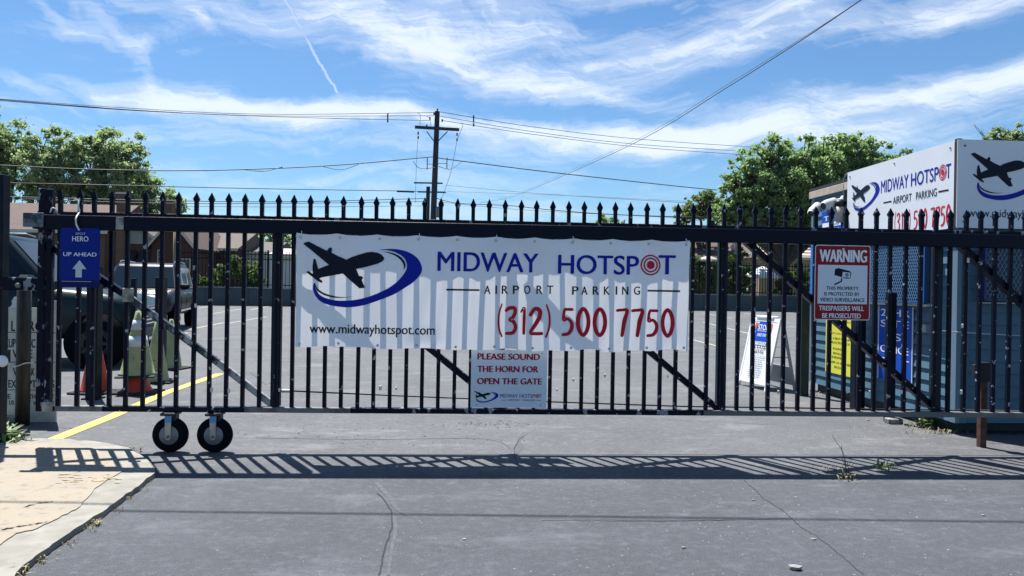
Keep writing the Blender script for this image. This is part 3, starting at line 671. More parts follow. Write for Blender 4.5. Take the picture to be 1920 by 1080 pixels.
# weld plates on the worn brace
p = gy(243, 553, GY); gb().bbox((p.x - .045 - OX, -.03, p.z - .055), (p.x + .045 - OX, -.017, p.z + .055), mat('pale_weld_plate', (.38, .36, .30), .7, 0, (.12, .12, .11), 12, (.4, .6), .3, 40), .006).build('weld_plate', gate)
p = gy(225, 418, GY - .12); gb().bbox((p.x - .032 - OX, -.122, ZT0 + .005), (p.x + .028 - OX, -.1155, ZT1 - .030), MATS['pale_weld_plate'], .004).build('rail_patch', gate)
# end posts at the latch side
e0, e1, e2, e3 = (gy(q_, 560, GY - .012).x for q_ in (69, 82, 84.5, 95))
gb().bbox((e0 - OX, -.012, ZB0 - .005), (e1 - OX, .04, 2.06), paint_peel, .004).build('end_post', gate)
gb().bbox((e2 - OX, -.012, ZB0 + .005), (e3 - OX, .04, 2.055), paint_peel, .004).build('end_post', gate)
gb().bbox((-3.44 - OX, -.135, ZT0 + .012), (-3.29 - OX, -.117, ZT1 - .01), mat('corner_plate', (.12, .15, .18), .6, 0, (.02, .03, .04), 14, (.45, .55)), .004).build('corner_plate', gate)
gb().bbox((-3.33 - OX, -.045, ZB0 + .002), (-3.25 - OX, -.031, ZB0 + .075), MATS['pale_weld_plate'], .004).build('corner_plate', gate)
# tension cable behind the pickets
a = gy(545, 733, GY + .09); c = gy(1280, 762, GY + .09); d = gy(1925, 771, GY + .09)
cab = [a, a.lerp(c, .25) + Vector((0, 0, -.004)), a.lerp(c, .5) + Vector((0, 0, -.006)), a.lerp(c, .75) + Vector((0, 0, -.004)), c, c.lerp(d, .5), d]
MB().tube([(q.x - OX, q.y - GY, q.z) for q in cab], .0065, darkmetal, 6).build('tension_cable', gate)
MB().bbox((a.x - .07 - OX, .07, a.z - .012), (a.x - OX, .11, a.z + .012), MATS['pale_clip'], .004).build('cable_clamp', gate)
# casters
def caster(x, px0):
    c = empty('caster_wheel', (x, GY - .02, 0)); W_ = .138; z = W_
    def L(mb, name, par=None): o = mb.build(name, par or c); return o
    t = L(MB().lathe([(W_ * .55, -.036), (W_ * .80, -.040), (W_ * .95, -.028), (W_, -.010), (W_, .010), (W_ * .95, .028), (W_ * .80, .040), (W_ * .55, .036)], tyre, (0, 0, z), 36, 'y'), 'tyre')
    hb = L(MB().lathe([(.03, -.045), (W_ * .30, -.044), (W_ * .36, -.040), (W_ * .52, -.037), (W_ * .58, -.034), (W_ * .58, .034), (W_ * .3, .044)], rimm, (0, 0, z), 32, 'y'), 'rim')
    for s in (-1, 1):
        f = MB(); P = [(-.022, z - .012)] + [(.022 * math.sin(q), z - .012 - .022 * math.cos(q)) for q in np.linspace(-1.5, 1.5, 7)] + [(.022, z - .012), (.024, ZB0 - .075), (-.024, ZB0 - .075)]
        f.prism([(a_, s * .052 - .003, b_) for a_, b_ in P], (0, .006, 0), zinc); f = f.build('fork_arm', c, fix=True)
        MB().bbox((-.0255, s * .052 - .0055, ZB0 - .0745), (.0255, s * .052 + .0055, ZB0 - .022), ltblue, .001).build('blue_tape', f)
        if s < 0: MB().lathe([(.012, -.070), (.012, -.056)], steel, (0, 0, z - .008), 6, 'y').build('axle_nut', f)
    L(MB().lathe([(.009, -.052), (.009, .052)], steel, (0, 0, z), 8, 'y'), 'axle')
    L(MB().bbox((-.060, -.065, ZB0 - .022), (.060, .065, ZB0 - .0005), darkmetal, .004), 'mounting_plate')
    L(MB().bbox((.02, -.035, ZB0 - .10), (.05, .045, ZB0 - .0225), darkmetal, .006), 'swivel_bracket')
    return c
cxs = [gy(322, 800, GY).x, gy(405, 800, GY).x]
c1 = caster(cxs[0], 0); c2 = caster(cxs[1], 0)
tagk(c1, 'left one of two black pneumatic caster wheels under the gate', 'caster wheel', 'caster wheels under the gate')
tagk(c2, 'right one of two black pneumatic caster wheels, nearer the banner, under the gate', 'caster wheel', 'caster wheels under the gate')

# ------------------------------------------------------------------ signs on the gate
BY = GY - .135
bA = gy(553, 437, BY); bB = gy(1290, 450, BY); bC = gy(1284, 658, BY); bD = gy(553, 650, BY)
ban = empty('vinyl_banner', (bD.x, BY, bD.z), 0, 'wide white vinyl parking banner with airplane logo and red phone number tied across the gate', 'banner')
BW = bB.x - bA.x; BH = ((bA.z - bD.z) + (bB.z - bC.z)) / 2
def warp(x, z):
    u = x / BW; v = z / BH
    y = .007 * math.sin(u * 47 + 2 * v) * (.4 + .6 * (1 - v)) + .003 * math.sin(u * 120 + 9 * v * math.sin(u * 14)) + .012 * math.sin(u * 13 + 1.3 - 2.5 * v) + .004 * math.sin(u * 90 + 5 * v + 3 * math.sin(u * 9))
    y += -.020 * math.exp(-((u - .32 - .05 * v) / .05) ** 2 - ((v - .04) / .10) ** 2)           # fold at the foot
    y += -.022 * math.exp(-((u - .955) / .03) ** 2 - ((v - .05) / .16) ** 2)
    y += .006 * math.sin((u * 6 + v * 3.2) * 6.28) * math.exp(-((v - .95) / .2) ** 2)
    return y
def bmap(x, z):     # sag of the top and bottom hems between the grommets
    u = x / BW; v = z / BH
    s = .014 * abs(math.sin(u * math.pi * 10.0)) ; return z - (s * v if v > .5 else -s * .6 * (1 - v)) - (.012 * math.sin(u * math.pi) + .006 * math.sin(u * 31 + 1) + .004 * math.sin(u * 57)) * (1 - v)
nx, nz = 150, 46; vs = []; fs = []
for j in range(nz + 1):
    for i in range(nx + 1):
        x = BW * i / nx; z = BH * j / nz; vs.append((x, warp(x, z), bmap(x, z) if j in (0, nz) or True else z))
for j in range(nz):
    for i in range(nx): a = j * (nx + 1) + i; fs.append((a, a + 1, a + nx + 2, a + nx + 1))
sh = MB().add(vs, fs, banner_m, True).build('sheet', ban)
# text positions from banner pixels
def bp(px, py): q = gy(px, py, BY); return q.x - bD.x, q.z - bD.z
Wp = warp; yo = -.0045
x, z = bp(568, 575); x2, z2 = bp(792, 457); logo(ban, x, z, x2 - x, z2 - z, yo, Wp)
x, z = bp(821, 508); x2, _ = bp(1009, 510); _, z2 = bp(821, 472); hcap = z2 - z
text(ban, 'MIDWAY', x, z, x2 - x, hcap, ink_blue, yo, .016, warp=Wp)
x, z = bp(1047, 513); x2, _ = bp(1196, 513); text(ban, 'HOTSP', x, z, x2 - x, hcap, ink_blue, yo, .016, warp=Wp)
x, z = bp(1219, 497); target(ban, x, z, .083, yo, Wp)
x, z = bp(1235, 514); x2, _ = bp(1265, 514); text(ban, 'T', x, z, x2 - x, hcap, ink_blue, yo, .016, warp=Wp)
for ch, px in zip('AIRPORT', (908, 929, 941, 962, 983, 1006, 1026)):
    x, z = bp(px, 551); text(ban, ch, x, z, .010 if ch == 'I' else .047, .066, ink_black, yo, .016, warp=Wp)
for ch, px in zip('PARKING', (1073, 1090, 1111, 1132, 1154, 1166, 1188)):
    x, z = bp(px, 552.5); text(ban, ch, x, z, .010 if ch == 'I' else .047, .066, ink_black, yo, .016, warp=Wp)
for a, b_ in (((837, 543), (899, 543)), ((1213, 545), (1275, 545))):
    x, z = bp(*a); x2, _ = bp(*b_); flat(ban, [[(x, z - .007), (x2, z - .007), (x2, z + .007), (x, z + .007)]], ink_black, 'rule_line', yo, Wp)
bx = []
for px0, px1 in [(929, 944), (946, 971), (973, 990), (991, 1018), (1020, 1036), (1052, 1076), (1079, 1106), (1110, 1137), (1154, 1177), (1182, 1206), (1211, 1234), (1238, 1265)]:
    a, z = bp(px0, 631); b_, _ = bp(px1, 631); bx.append((a, b_ - a))
_, z = bp(1100, 630); _, z2 = bp(1100, 577)
digits(ban, '(312)5007750', bx, z, z2 - z, ink_red, yo, Wp)
x, z = bp(580, 630); x2, _ = bp(815, 632); _, z2 = bp(580, 607); text(ban, 'www.midwayhotspot.com', x, z, x2 - x, z2 - z, ink_black, yo, .014, warp=Wp)
gm = MB().lathe([(.010, -.002), (.011, .0), (.004, .0005)], mat('brass_grommet', (.55, .55, .5), .35, .6), (0, 0, 0), 12, 'y').mesh('grommet')
for k in range(11):
    for row in (0, 1):
        x = .03 + (BW - .06) * k / 10; z = .026 if row == 0 else BH - .03
        link('grommet', gm, ban, (x, warp(x, z) - .004, z + (bmap(x, z) - z)))
for k in (0, 3, 5, 7, 10):
    x = .03 + (BW - .06) * k / 10; z = BH - .03
    MB().tube([(x, warp(x, z) - .006, z), (x + .01, -.008, z + .02), (x + .004, .018, z + .045)], .003, white_pl, 5).build('zip_tie', ban)

def signpanel(name, A, B, C, D, Y, m, label, cat, th=.004, radius=.0):
    """upright panel seen through the four pixel corners (top-left, top-right, bottom-right, bottom-left)"""
    a, b_, c, d = (gy(*p, Y) for p in (A, B, C, D)); x0 = (a.x + d.x) / 2; x1 = (b_.x + c.x) / 2; z0 = (c.z + d.z) / 2; z1 = (a.z + b_.z) / 2
    e = empty(name, (x0, Y, z0), 0, label, cat); w, h = x1 - x0, z1 - z0
    P = rrect(0, 0, w, h, radius); MB().prism([(p[0], 0, p[1]) for p in P], (0, th, 0), m).build('panel', e, fix=True)
    tl = -math.atan2((a.z - b_.z), w)
    return e, w, h
def rrect(x0, z0, x1, z1, r_):
    if r_ <= 0: return [(x0, z0), (x1, z0), (x1, z1), (x0, z1)]
    o = []
    for cx_, cz, a0 in ((x1 - r_, z0 + r_, -90), (x1 - r_, z1 - r_, 0), (x0 + r_, z1 - r_, 90), (x0 + r_, z0 + r_, 180)):
        for k in range(6): a = R(a0 + 90 * k / 5); o.append((cx_ + r_ * math.cos(a), cz + r_ * math.sin(a)))
    return o
# horn sign
e, w, h = signpanel('horn_sign', (884, 655), (1027, 657), (1024, 766), (882, 763), GY - .055, sign_face, 'pale sign reading please sound the horn for open the gate, under the banner', 'sign')
for s, z, x1 in (('PLEASE SOUND', .83, .90), ('THE HORN FOR', .615, .88), ('OPEN THE GATE', .405, .93)):
    text(e, s, w * .085, h * z, w * (x1 - .085), h * .105, ink_dkred, bold=.045)
logo(e, w * .045, h * .085, w * .32, h * .20)
brand(e, w * .385, w * .93, h * .175, h * .063, -.0015, bold=.004, space=.045)
text(e, 'AIRPORT   PARKING', w * .49, h * .120, w * .355, h * .028, ink_black)
for a, b_ in ((.40, .47), (.86, .925)): flat(e, [[(w * a, h * .128), (w * b_, h * .128), (w * b_, h * .135), (w * a, h * .135)]], ink_black, 'rule_line')
for x, z in ((.09, .955), (.93, .945), (.08, .045), (.92, .05)): MB().lathe([(.004, -.003), (.004, 0)], darkmetal, (w * x, 0, h * z), 8, 'y').build('screw', e)
# warning sign
e, w, h = signpanel('warning_sign', (1529, 459), (1633, 461), (1630, 601), (1526, 599), GY - .135, alu, 'red and white warning sign with a camera picture, bolted on the gate', 'sign', .003, .02)
flat(e, [rrect(.006, .006, w - .006, h - .006, .016)], sign_red, 'red_field', -.0012)
flat(e, [[(w * .055, h * .215), (w * .945, h * .215), (w * .945, h * .735), (w * .055, h * .735)]], sign_face, 'white_field', -.0020)
text(e, 'WARNING', w * .085, h * .775, w * .84, h * .165, sign_white, -.0028, .03)
for s, z, a, b_, hh in (('THIS PROPERTY', .402, .21, .79, .046), ('IS PROTECTED BY', .325, .175, .81, .046), ('VIDEO SURVEILLANCE', .245, .10, .90, .050)): text(e, s, w * a, h * z, w * (b_ - a), h * hh, ink_black, -.0028, .025)
for s, z, a, b_ in (('TRESPASSERS WILL', .125, .085, .89), ('BE PROSECUTED', .025, .145, .835)): text(e, s, w * a, h * z, w * (b_ - a), h * .064, sign_white, -.0028, .022)
flat(e, [[(w * .35, h * .60), (w * .36, h * .68), (w * .42, h * .695), (w * .635, h * .655), (w * .655, h * .63), (w * .64, h * .56), (w * .56, h * .555), (w * .50, h * .57)], ribbon([(w * .48, h * .55), (w * .48, h * .52), (w * .36, h * .475)], .012)], ink_black, 'camera_picture', -.0028)
flat(e, [[(w * .49, h * .575), (w * .63, h * .568), (w * .635, h * .635), (w * .50, h * .645)]], sign_face, 'camera_picture_front', -.0034)
flat(e, disc(w * .575, h * .605, .008, .014) + disc(w * .575, h * .605, 0, .005), ink_black, 'camera_picture_lens', -.0040)
for z in (.945, .055): MB().lathe([(.011, -.004), (.011, 0)], alu, (w * .5, -.003, h * z), 10, 'y').build('bolt', e)
# blue hanging sign
e, w, h = signpanel('blue_arrow_sign', (113, 427), (188, 428), (186, 540), (111, 538), GY - .135, blue_sign, 'blue sign with white up arrow hanging from a white tie on the gate', 'sign', .004, .022)
rings = []
for rr in (.060, .085, .110): rings += disc(w * .5, h * .26, rr - .006, rr, 32)
rings = [[(min(max(a, .002), w - .002), min(max(b_, h * .14), h - .004)) for a, b_ in pl] for pl in rings]
flat(e, rings, blue_ring, 'pale_rings', -.0010)
text(e, 'SPOT', w * .39, h * .885, w * .25, h * .036, sign_grey, -.0018, .012); text(e, 'HERO', w * .31, h * .775, w * .40, h * .085, sign_white, -.0018, .008)
text(e, 'UP AHEAD', w * .09, h * .525, w * .83, h * .064, sign_white, -.0018, .012)
flat(e, [[(w * .5, h * .46), (w * .67, h * .31), (w * .56, h * .31), (w * .56, h * .17), (w * .40, h * .17), (w * .40, h * .31), (w * .32, h * .31)]], sign_grey, 'up_arrow', -.0018)
flat(e, [[(w * .06, h * .098), (w * .80, h * .098), (w * .80, h * .104), (w * .06, h * .104)]], sign_grey, 'small_print', -.0018)
flat(e, [[(w * .0, h * .0), (w * 1., h * .0), (w * 1., h * .125), (w * .0, h * .125)]], mat('navy_band', (.001, .008, .09), .4, spec=.15), 'dark_band', -.0007)
q = [gy(149, 372, GY - .02), gy(147, 385, GY - .05), gy(149, 397, GY - .06), gy(143, 408, GY - .13), gy(143, 420, GY - .145), gy(149, 432, GY - .143)]
MB().tube(spline([(p.x - e.location.x, p.y - e.location.y, p.z - e.location.z) for p in q], 5), .0065, mat('white_wire_tie', (.7, .7, .68), .5), 6).build('wire_tie', e)
q = [gy(94, 398, GY - .07), gy(98, 390, GY - .075), (gy(104, 392, GY - .07)), gy(107, 399, GY - .05)]
o = MB().tube(spline([p for p in q], 5), .005, MATS['white_wire_tie'], 6).build('wire_loop'); tagk(o, 'small white wire loop twisted round the gate end post above the rail', 'wire')

# ------------------------------------------------------------------ latch side, left edge
p0 = gy(17, 328, 6.25); a0x = gy(17, 800, 6.25).x
o = MB().bbox((-4.42, 6.20, 0), (a0x - .045, 6.30, p0.z), bolpaint, .005).build('gate_post'); tagk(o, 'thick dark steel post at the far left edge, taller than the gate', 'post')
lat = empty('gate_latch', (-4.2, 6.12, 1.25), 0, 'horizontal dark latch bar joining left post and gate end post', 'latch')
A = gy(-30, 541, 6.12); B = gy(112, 541, 6.12)
MB().bbox((A.x + 4.2, -.03, 1.255 - 1.25), (B.x + 4.2 - .13, .03, 1.36 - 1.25), paint_peel, .006).build('latch_bar', lat)
MB().bbox((B.x + 4.2 - .12, -.10, 1.265 - 1.25), (B.x + 4.2 - .0, .02, 1.335 - 1.25), paint_peel, .006).build('latch_plate', lat)
MB().lathe([(.014, -.115), (.016, -.10)], steel, (B.x + 4.2 - .03, 0, .05), 8, 'y').build('bolt', lat)
MB().lathe([(.02, -.05), (.022, -.03)], steel, (B.x + 4.2 - .30, 0, .045), 8, 'y').build('bolt', lat)
b_ = gg(42, 797)
o = MB().lathe([(.059, 0), (.059, 1.235), (.050, 1.25)], pipebrown, (b_.x, b_.y, 0), 20).build('pipe_post', fix=True); tagk(o, 'round weathered brown pipe post in front of the cream board', 'post')
ti = gy(28, 684, b_.y); tj = gy(60, 680, b_.y)
o = MB().tube(spline([(b_.x - .085, b_.y + .02, ti.z), (b_.x - .05, b_.y - .06, ti.z - .005), (b_.x, b_.y - .076, ti.z), (b_.x + .05, b_.y - .06, tj.z), (b_.x + .085, b_.y + .02, tj.z)], 5), .006, MATS['white_wire_tie'], 6).build('wire_tie'); tagk(o, 'pale wire wrapped round the brown pipe post', 'wire')
q = gy(4, 677, 6.16); o = MB().lathe([(.020, -.012), (.044, -.008), (.048, 0), (.044, .006)], white_pl, (q.x, q.y, q.z), 20, 'y').build('reflector_disc'); 
tagk(o, 'small round white disc fixed low on the left post', 'reflector')
q2 = gy(17, 665, 6.2); o = MB().bbox((q.x + .0, q.y + .010, q2.z - .06), (q2.x + .02, 6.198, q2.z + .05), plast, .01).build('latch_box'); tagk(o, 'small black box beside the white disc on the left post', 'box')
# cream board behind
LB = gg(60, 772); by = 7.2
e, w, h = signpanel('cream_notice_board', (10, 577), (106, 560), (107, 772), (13, 775), by, cream, 'cream board with black notice lettering behind the gate end post', 'notice board', .02)
e.location.z = 0.; zb = 0
for o in e.children: o.location.z = 0
hh = gy(50, 577, by).z; 
e.children[0].scale.z = hh / h; h = hh
MB().prism([(w * .05, .0, h), (w * .42, .0, h), (w * .40, .0, h + .03), (w * .43, .0, h + .06), (w * .36, .0, h + .10), (w * .14, .0, h + .10), (w * .09, .0, h + .06), (w * .10, .0, h + .03)], (0, .02, 0), white_pl).build('moulded_handle', e, fix=True)
MB().box((w * .8, 0, h + .001), (w * .995, .02, h + .07), cream).build('raised_corner', e)
def bz(py): return gy(60, py, by).z
def bxx(px): return gy(px, 650, by).x - e.location.x
for s, x0, x1, yb, yt in (('L', 21, 28, 621, 602), ('R', 54, 64, 621, 602), ('GE', 66, 95, 621, 602), ('KUP', 10, 29, 652, 636), ('UC', 52, 66, 652, 636), ('V', 24, 34, 671, 656), ('E', 55, 61, 671, 656), ('S', 94, 99, 671, 656),
                          ('V', 25, 34, 704, 690), ('AK', 52, 66, 704, 690), ('EX', 17, 31, 727, 713), ('PTIONS', 54, 103, 727, 713), ('E', 16, 21, 748, 739), ('THE RIGHT', 56, 103, 748, 739), ('US', 19, 28, 759, 751), ('Y VEHICLE', 54, 103, 760, 752)):
    text(e, s, bxx(x0), bz(yb), bxx(x1) - bxx(x0), bz(yt) - bz(yb), ink_black, bold=.012)
for yy in (624, 680, 732): z = bz(yy); flat(e, [[(w * .02, z), (w * .97, z), (w * .97, z + .006), (w * .02, z + .006)]], ink_black, 'rule_line')
# dark bollards behind the gate
for nm, px, pyb, pyt, wpx, lab in (('bollard', 175, 748, 500, 20, 'tall dark steel bollard beside the orange cone'), ('bollard', 300, 709, 520, 16, 'square black bollard in front of the purple car and the pale cone'), ('bollard', 249, 640, 522, 8, 'thin dark post rising behind the lime cone')):
    if px == 249: b_ = gg(249, 700)
    else: b_ = gg(px, pyb)
    top = gy(px, pyt, b_.y).z; hw = wpx / 2 / F * b_.y
    bo = empty(nm, (b_.x, b_.y, 0), 0, lab, 'bollard', 'bollards behind the gate')
    MB().bbox((-hw, -hw, 0), (hw, hw, top - .012), bolpaint, .004).build('shaft', bo)
    MB().bbox((-hw - .004, -hw - .004, top - .0115), (hw + .004, hw + .004, top), bolpaint, .003).build('cap', bo)
    if px == 175: MB().bbox((-hw - .03, -hw - .03, 0), (hw + .03, hw + .03, .018), bolpaint, .003).build('foot_plate', bo)

# ------------------------------------------------------------------ cones
def cone(px, pyb, ht, rb, m, lab, band=True, base=True, z0=0., Yo=None, bands=((.55, .70), (.76, .90)), bsc=1.35):
    p = gg(px, pyb) if Yo is None else Yo
    c = empty('traffic_cone', (p[0], p[1], z0), random.uniform(-.3, .3), lab, 'traffic cone', 'traffic cones')
    rr = lambda t: rb + (.028 - rb) * t
    prof = [(rr(0) + .02, .03), (rr(0), .045)] + [(rr(t), .045 + (ht - .045) * t) for t in (.2, .4, .6, .8, 1)] + [(.018, ht + .004)]
    MB().lathe(prof, m, n=28).build('cone_body', c)
    if band:
        for a, b2 in bands: MB().lathe([(rr(a) + .003, .045 + (ht - .045) * a), (rr(b2) + .003, .045 + (ht - .045) * b2)], reflect, n=28).build('reflective_band', c)
    if base:
        s = rb * bsc; MB().bbox((-s, -s, 0), (s, s, .030), conebase, .008).build('base', c)
        for k in range(4):
            a = math.pi / 4 + k * math.pi / 2; MB().lathe([(.03, .031), (.026, .036)], conebase, (s * .8 * math.cos(a) * 1.2, s * .8 * math.sin(a) * 1.2, 0), 8).build('base_foot', c)
    return p
cone(178, 737, .74, .155, orange, 'orange traffic cone behind the dark bollard beside the green truck', bands=((.68, .80),))
p = cone(257, 737, .34, .165, orange, 'lower orange cone standing under the lime cone', False)
cone(0, 0, .78, .19, lime, 'tall lime cone with white bands stacked on an orange cone', True, False, z0=.20, Yo=(p.x, p.y, .2), bands=((.43, .60), (.70, .86)))
MB().bbox((-.21, -.21, -.0), (.21, .21, .024), conebase, .008).build('base', [o for o in COL.objects if o.name.startswith('traffic_cone')][-1])
cone(293, 717, .80, .155, lime, 'plain lime cone just right of the stacked cones', False)
cone(320, 692, .76, .165, lime, 'pale lime cone with a black cord behind the square bollard', False)

# ------------------------------------------------------------------ cars
def car(name, loc, rz, L, Wd, Ht, body, lab, truck=False, fo=.92, hl=1.35):
    """SUV nose towards local -X ... built with its nose at +X"""
    c = empty(name, loc, rz, lab, 'car')
    sill, belt, roof = .42, Ht * .60, Ht
    hw = Wd / 2
    # side profile (x, z top) stations: rear -> nose
    st = [(-L / 2, .62, belt - .02, .92), (-L / 2 + .10, .50, belt + .02, .97), (-L / 2 + .6, .44, belt + .02, 1.), (-.6, .42, belt + .01, 1.), (.45, .42, belt, 1.), (L / 2 - 1.25, .44, belt - .03, .99), (L / 2 - .55, .46, belt - .10, .95), (L / 2 - .12, .50, belt - .20, .88), (L / 2, .55, belt - .42, .80)]
    vs = []; fs = []; m_ = 12
    for x, zb, zt, k in st:
        y = hw * k; s = [(y * .90, zb), (y * .985, zb + .10), (y, zb + (zt - zb) * .45), (y * .985, zb + (zt - zb) * .80), (y * .93, zt - .02), (y * .78, zt + .02)]
        ring = [(x, a, b_) for a, b_ in s] + [(x, -a, b_) for a, b_ in reversed(s)]; vs += ring
    for i in range(len(st) - 1):
        for k in range(m_): fs.append((i * m_ + k, i * m_ + (k + 1) % m_, (i + 1) * m_ + (k + 1) % m_, (i + 1) * m_ + k))
    fs += [tuple(range(m_)), tuple((len(st) - 1) * m_ + k for k in reversed(range(m_)))]
    bd = MB().add(vs, fs, body, True).build('body', c, fix=True)
    # cabin
    xr = -L / 2 + .10; xa = L / 2 - hl; cab = [(xr, belt + .015, .93), (xa, belt - .01, .93)]
    top = [(xr + .32, roof - .05, .74), (xr + .75, roof, .78), (0.0, roof, .78), (xa - .72, roof - .05, .74)]
    bot = [(xr, belt + .01, .92), (xr + .62, belt + .01, .92), (0.0, belt + .01, .92), (xa, belt - .02, .92)]
    vs = []
    for (x, z, k) in bot: vs += [(x, hw * k, z), (x, -hw * k, z)]
    for (x, z, k) in top: vs += [(x, hw * k, z), (x, -hw * k, z)]
    fs = []
    for i in range(3):
        a = 2 * i; fs += [(a, a + 2, a + 10, a + 8), (a + 1, a + 9, a + 11, a + 3), (a + 8, a + 10, a + 11, a + 9)]
    fs += [(0, 8, 9, 1), (6, 7, 15, 14)]
    rf = MB().add(vs, fs, body).build('cabin', c, fix=True)
    bv = rf.modifiers.new('bevel', 'BEVEL'); bv.width = .07; bv.segments = 3; bv.limit_method = 'ANGLE'
    for pl in rf.data.polygons: pl.use_smooth = True
    # windows: slightly proud panes
    def pane(x0, x1, x2, x3, s, nm='side_window'):
        z0 = belt + .05; z1 = roof - .13
        def pt(x, z):
            t = (z - belt) / (roof - belt); k = .92 + (.78 - .92) * t; return (x, s * (hw * k + .006), z)
        MB().add([pt(x0, z0), pt(x1, z0), pt(x2, z1), pt(x3, z1)], [(0, 1, 2, 3)], glass).build(nm, c, fix=True)
        MB().tube([pt(x0, z0), pt(x1, z0), pt(x2, z1), pt(x3, z1), pt(x0, z0)], .011, chrome if not truck else plast, 4).build('window_trim', c)
    for s in (-1, 1):
        pane(-.05, xa - .28, xa - .85, -.05, s); pane(-1.10, -.15, -.15, -1.10, s)
        if not truck: pane(xr + .28, -1.20, -1.20, xr + .52, s)
    def fr(x, z, k, o): return (x, hw * k, z), (x, -hw * k, z)
    a = Vector((xa, 0, belt - .02)); b_ = Vector((xa - .72, 0, roof - .05)); nn = Vector(((roof - belt), 0, .72)).normalized() * .010
    P = []
    for t, k in ((.10, .84), (.90, .70)): q = a.lerp(b_, t) + nn; P += [(q.x, hw * k, q.z), (q.x, -hw * k, q.z)]
    MB().add([P[0], P[1], P[3], P[2]], [(0, 1, 2, 3)], glass).build('windscreen', c, fix=True)
    a = Vector((xr, 0, belt + .01)); b_ = Vector((xr + .32, 0, roof - .05)); P = []
    for t, k in ((.2, .82), (.88, .72)): q = a.lerp(b_, t) + Vector((-.012, 0, .004)); P += [(q.x, hw * k, q.z), (q.x, -hw * k, q.z)]
    MB().add([P[0], P[1], P[3], P[2]], [(0, 1, 2, 3)], glass).build('rear_window', c, fix=True)
    # nose
    nx_ = L / 2
    gr = MB().bbox((nx_ - .10, -hw * .52, .62), (nx_ + .015, hw * .52, belt - .30), plast, .02).build('grille', c)
    for k in range(5):
        z = .66 + k * (belt - .30 - .70) / 4; MB().bbox((nx_ + .016, -hw * .50, z - .012), (nx_ + .036, hw * .50, z + .012), chrome, .004).build('grille_slat', gr)
    MB().bbox((nx_ - .20, -hw * .84, .36), (nx_ + .05, hw * .84, .60), plast, .04).build('bumper', c)
    MB().bbox((nx_ + .051, -hw * .45, .40), (nx_ + .060, hw * .45, .44), chrome, .003).build('bumper_trim', c)
    for s in (-1, 1):
        MB().bbox((nx_ - .34, s * hw * .56, belt - .42), (nx_ - .02, s * hw * .85, belt - .28), lens, .04).build('headlight', c)
        MB().bbox((-L / 2 - .02, s * hw * .62, belt - .30), (-L / 2 + .12, s * hw * .93, belt - .05), ink_red, .03).build('tail_light', c)
        mm = MB().bbox((xa - .42, s * (hw * .95), belt + .02), (xa - .24, s * (hw * .95 + .24), belt + .17), body, .035).build('mirror', c)
        MB().beam((xa - .33, s * hw * .90, belt + .05), (xa - .33, s * hw * .98, belt + .07), .06, .04, plast).build('mirror_arm', mm)
        MB().tube([(xr + .50, s * hw * .70, roof + .01), (xr + .62, s * hw * .70, roof + .045), (xa - 1.0, s * hw * .70, roof + .045), (xa - .85, s * hw * .70, roof - .0)], .016, chrome, 6).build('roof_rail', c)
        MB().bbox((-.9, s * (hw + .001), .52), (xa - .1, s * (hw + .018), .57), chrome if not truck else plast, .006).build('side_trim', c)
        for hx in (-.95, .05): MB().bbox((hx, s * (hw * .985), belt - .13), (hx + .18, s * (hw + .03), belt - .09), chrome, .008).build('door_handle', c)
        for k, hx in enumerate((-1.13, -.10, xa - .25)): MB().tube([(hx, s * hw * .932, belt + .0), (hx, s * hw * .999, belt - .25), (hx, s * hw * 1.001, .72), (hx, s * hw * .985, .50)], .005, plast, 4).build('door_seam', c)
    rw = .38 if truck else .36
    for x in (-L / 2 + .92, L / 2 - fo):
        for s in (-1, 1):
            ar = MB().lathe([(rw + .06, -.03), (rw + .06, .010)], tyre, (0, 0, 0), 28, 'y').build('wheel_arch', c, (x, s * (hw - .014), rw + .02))
            wh = MB().lathe([(rw * .60, -.11), (rw * .93, -.115), (rw, -.08), (rw, .08), (rw * .93, .115), (rw * .60, .11)], tyre, (0, 0, 0), 32, 'y').build('wheel', c, (x, s * (hw - .085), rw))
            MB().lathe([(.05, -.128), (rw * .30, -.105), (rw * .62, -.118), (rw * .62, .118), (rw * .30, .105), (.05, .128)], plast if truck else rimm, (0, 0, 0), 24, 'y').build('rim', wh)
            sp_ = MB()
            for k in range(5):
                a = 2 * math.pi * k / 5; sp_.beam((.04 * math.cos(a), s * .118, .04 * math.sin(a)), (rw * .58 * math.cos(a), s * .122, rw * .58 * math.sin(a)), .045, .02, plast if truck else chrome, up=(0, 1, 0))
            sp_.build('spokes', wh)
    return c
# green truck-like SUV: nose right and slightly towards the camera
cg = gg(190, 690)
_o = gg(182, 690) - Matrix.Rotation(R(10), 3, 'Z') @ Vector((5.2 / 2 - .56, -.915, 0))
car('green_suv', (_o.x, _o.y, 0), R(10), 5.2, 2.0, 2.06, carg, 'large dark green SUV at the left, seen from its side behind the notice board', True, .56, 1.15)
f_ = gg(262, 628)
d_ = (gg(367, 612) - gg(300, 628)); ang = math.atan2(-d_.y, -d_.x)
car('purple_suv', (-9.05, 21.3, 0), R(-77), 4.8, 1.95, 1.85, carp, 'dark purple SUV facing the gate, chrome grille and roof rails catching the sun')

# ------------------------------------------------------------------ building on the right
BX, BYF, BYB = 4.654, 6.835, 9.87
bld = empty('office_shed', (BX, BYF, 0), 0, 'blue grey clapboard office shed with white roof signs at the right', 'shed')
def lb(): return MB()
ZB, ZR = .118, 2.70; BXE = 9.4
lb().box((.02, .02, ZB), (BXE - BX, BYB - BYF - .02, ZR - .02), siding_dk).build('wall_core', bld)
lb().box((.06, .25, 0), (.10, BYB - BYF - .08, ZB + .02), skirt).build('skirt', bld)
lb().box((.06, .21, 0), (BXE - BX, .249, ZB + .02), skirt).build('skirt', bld)
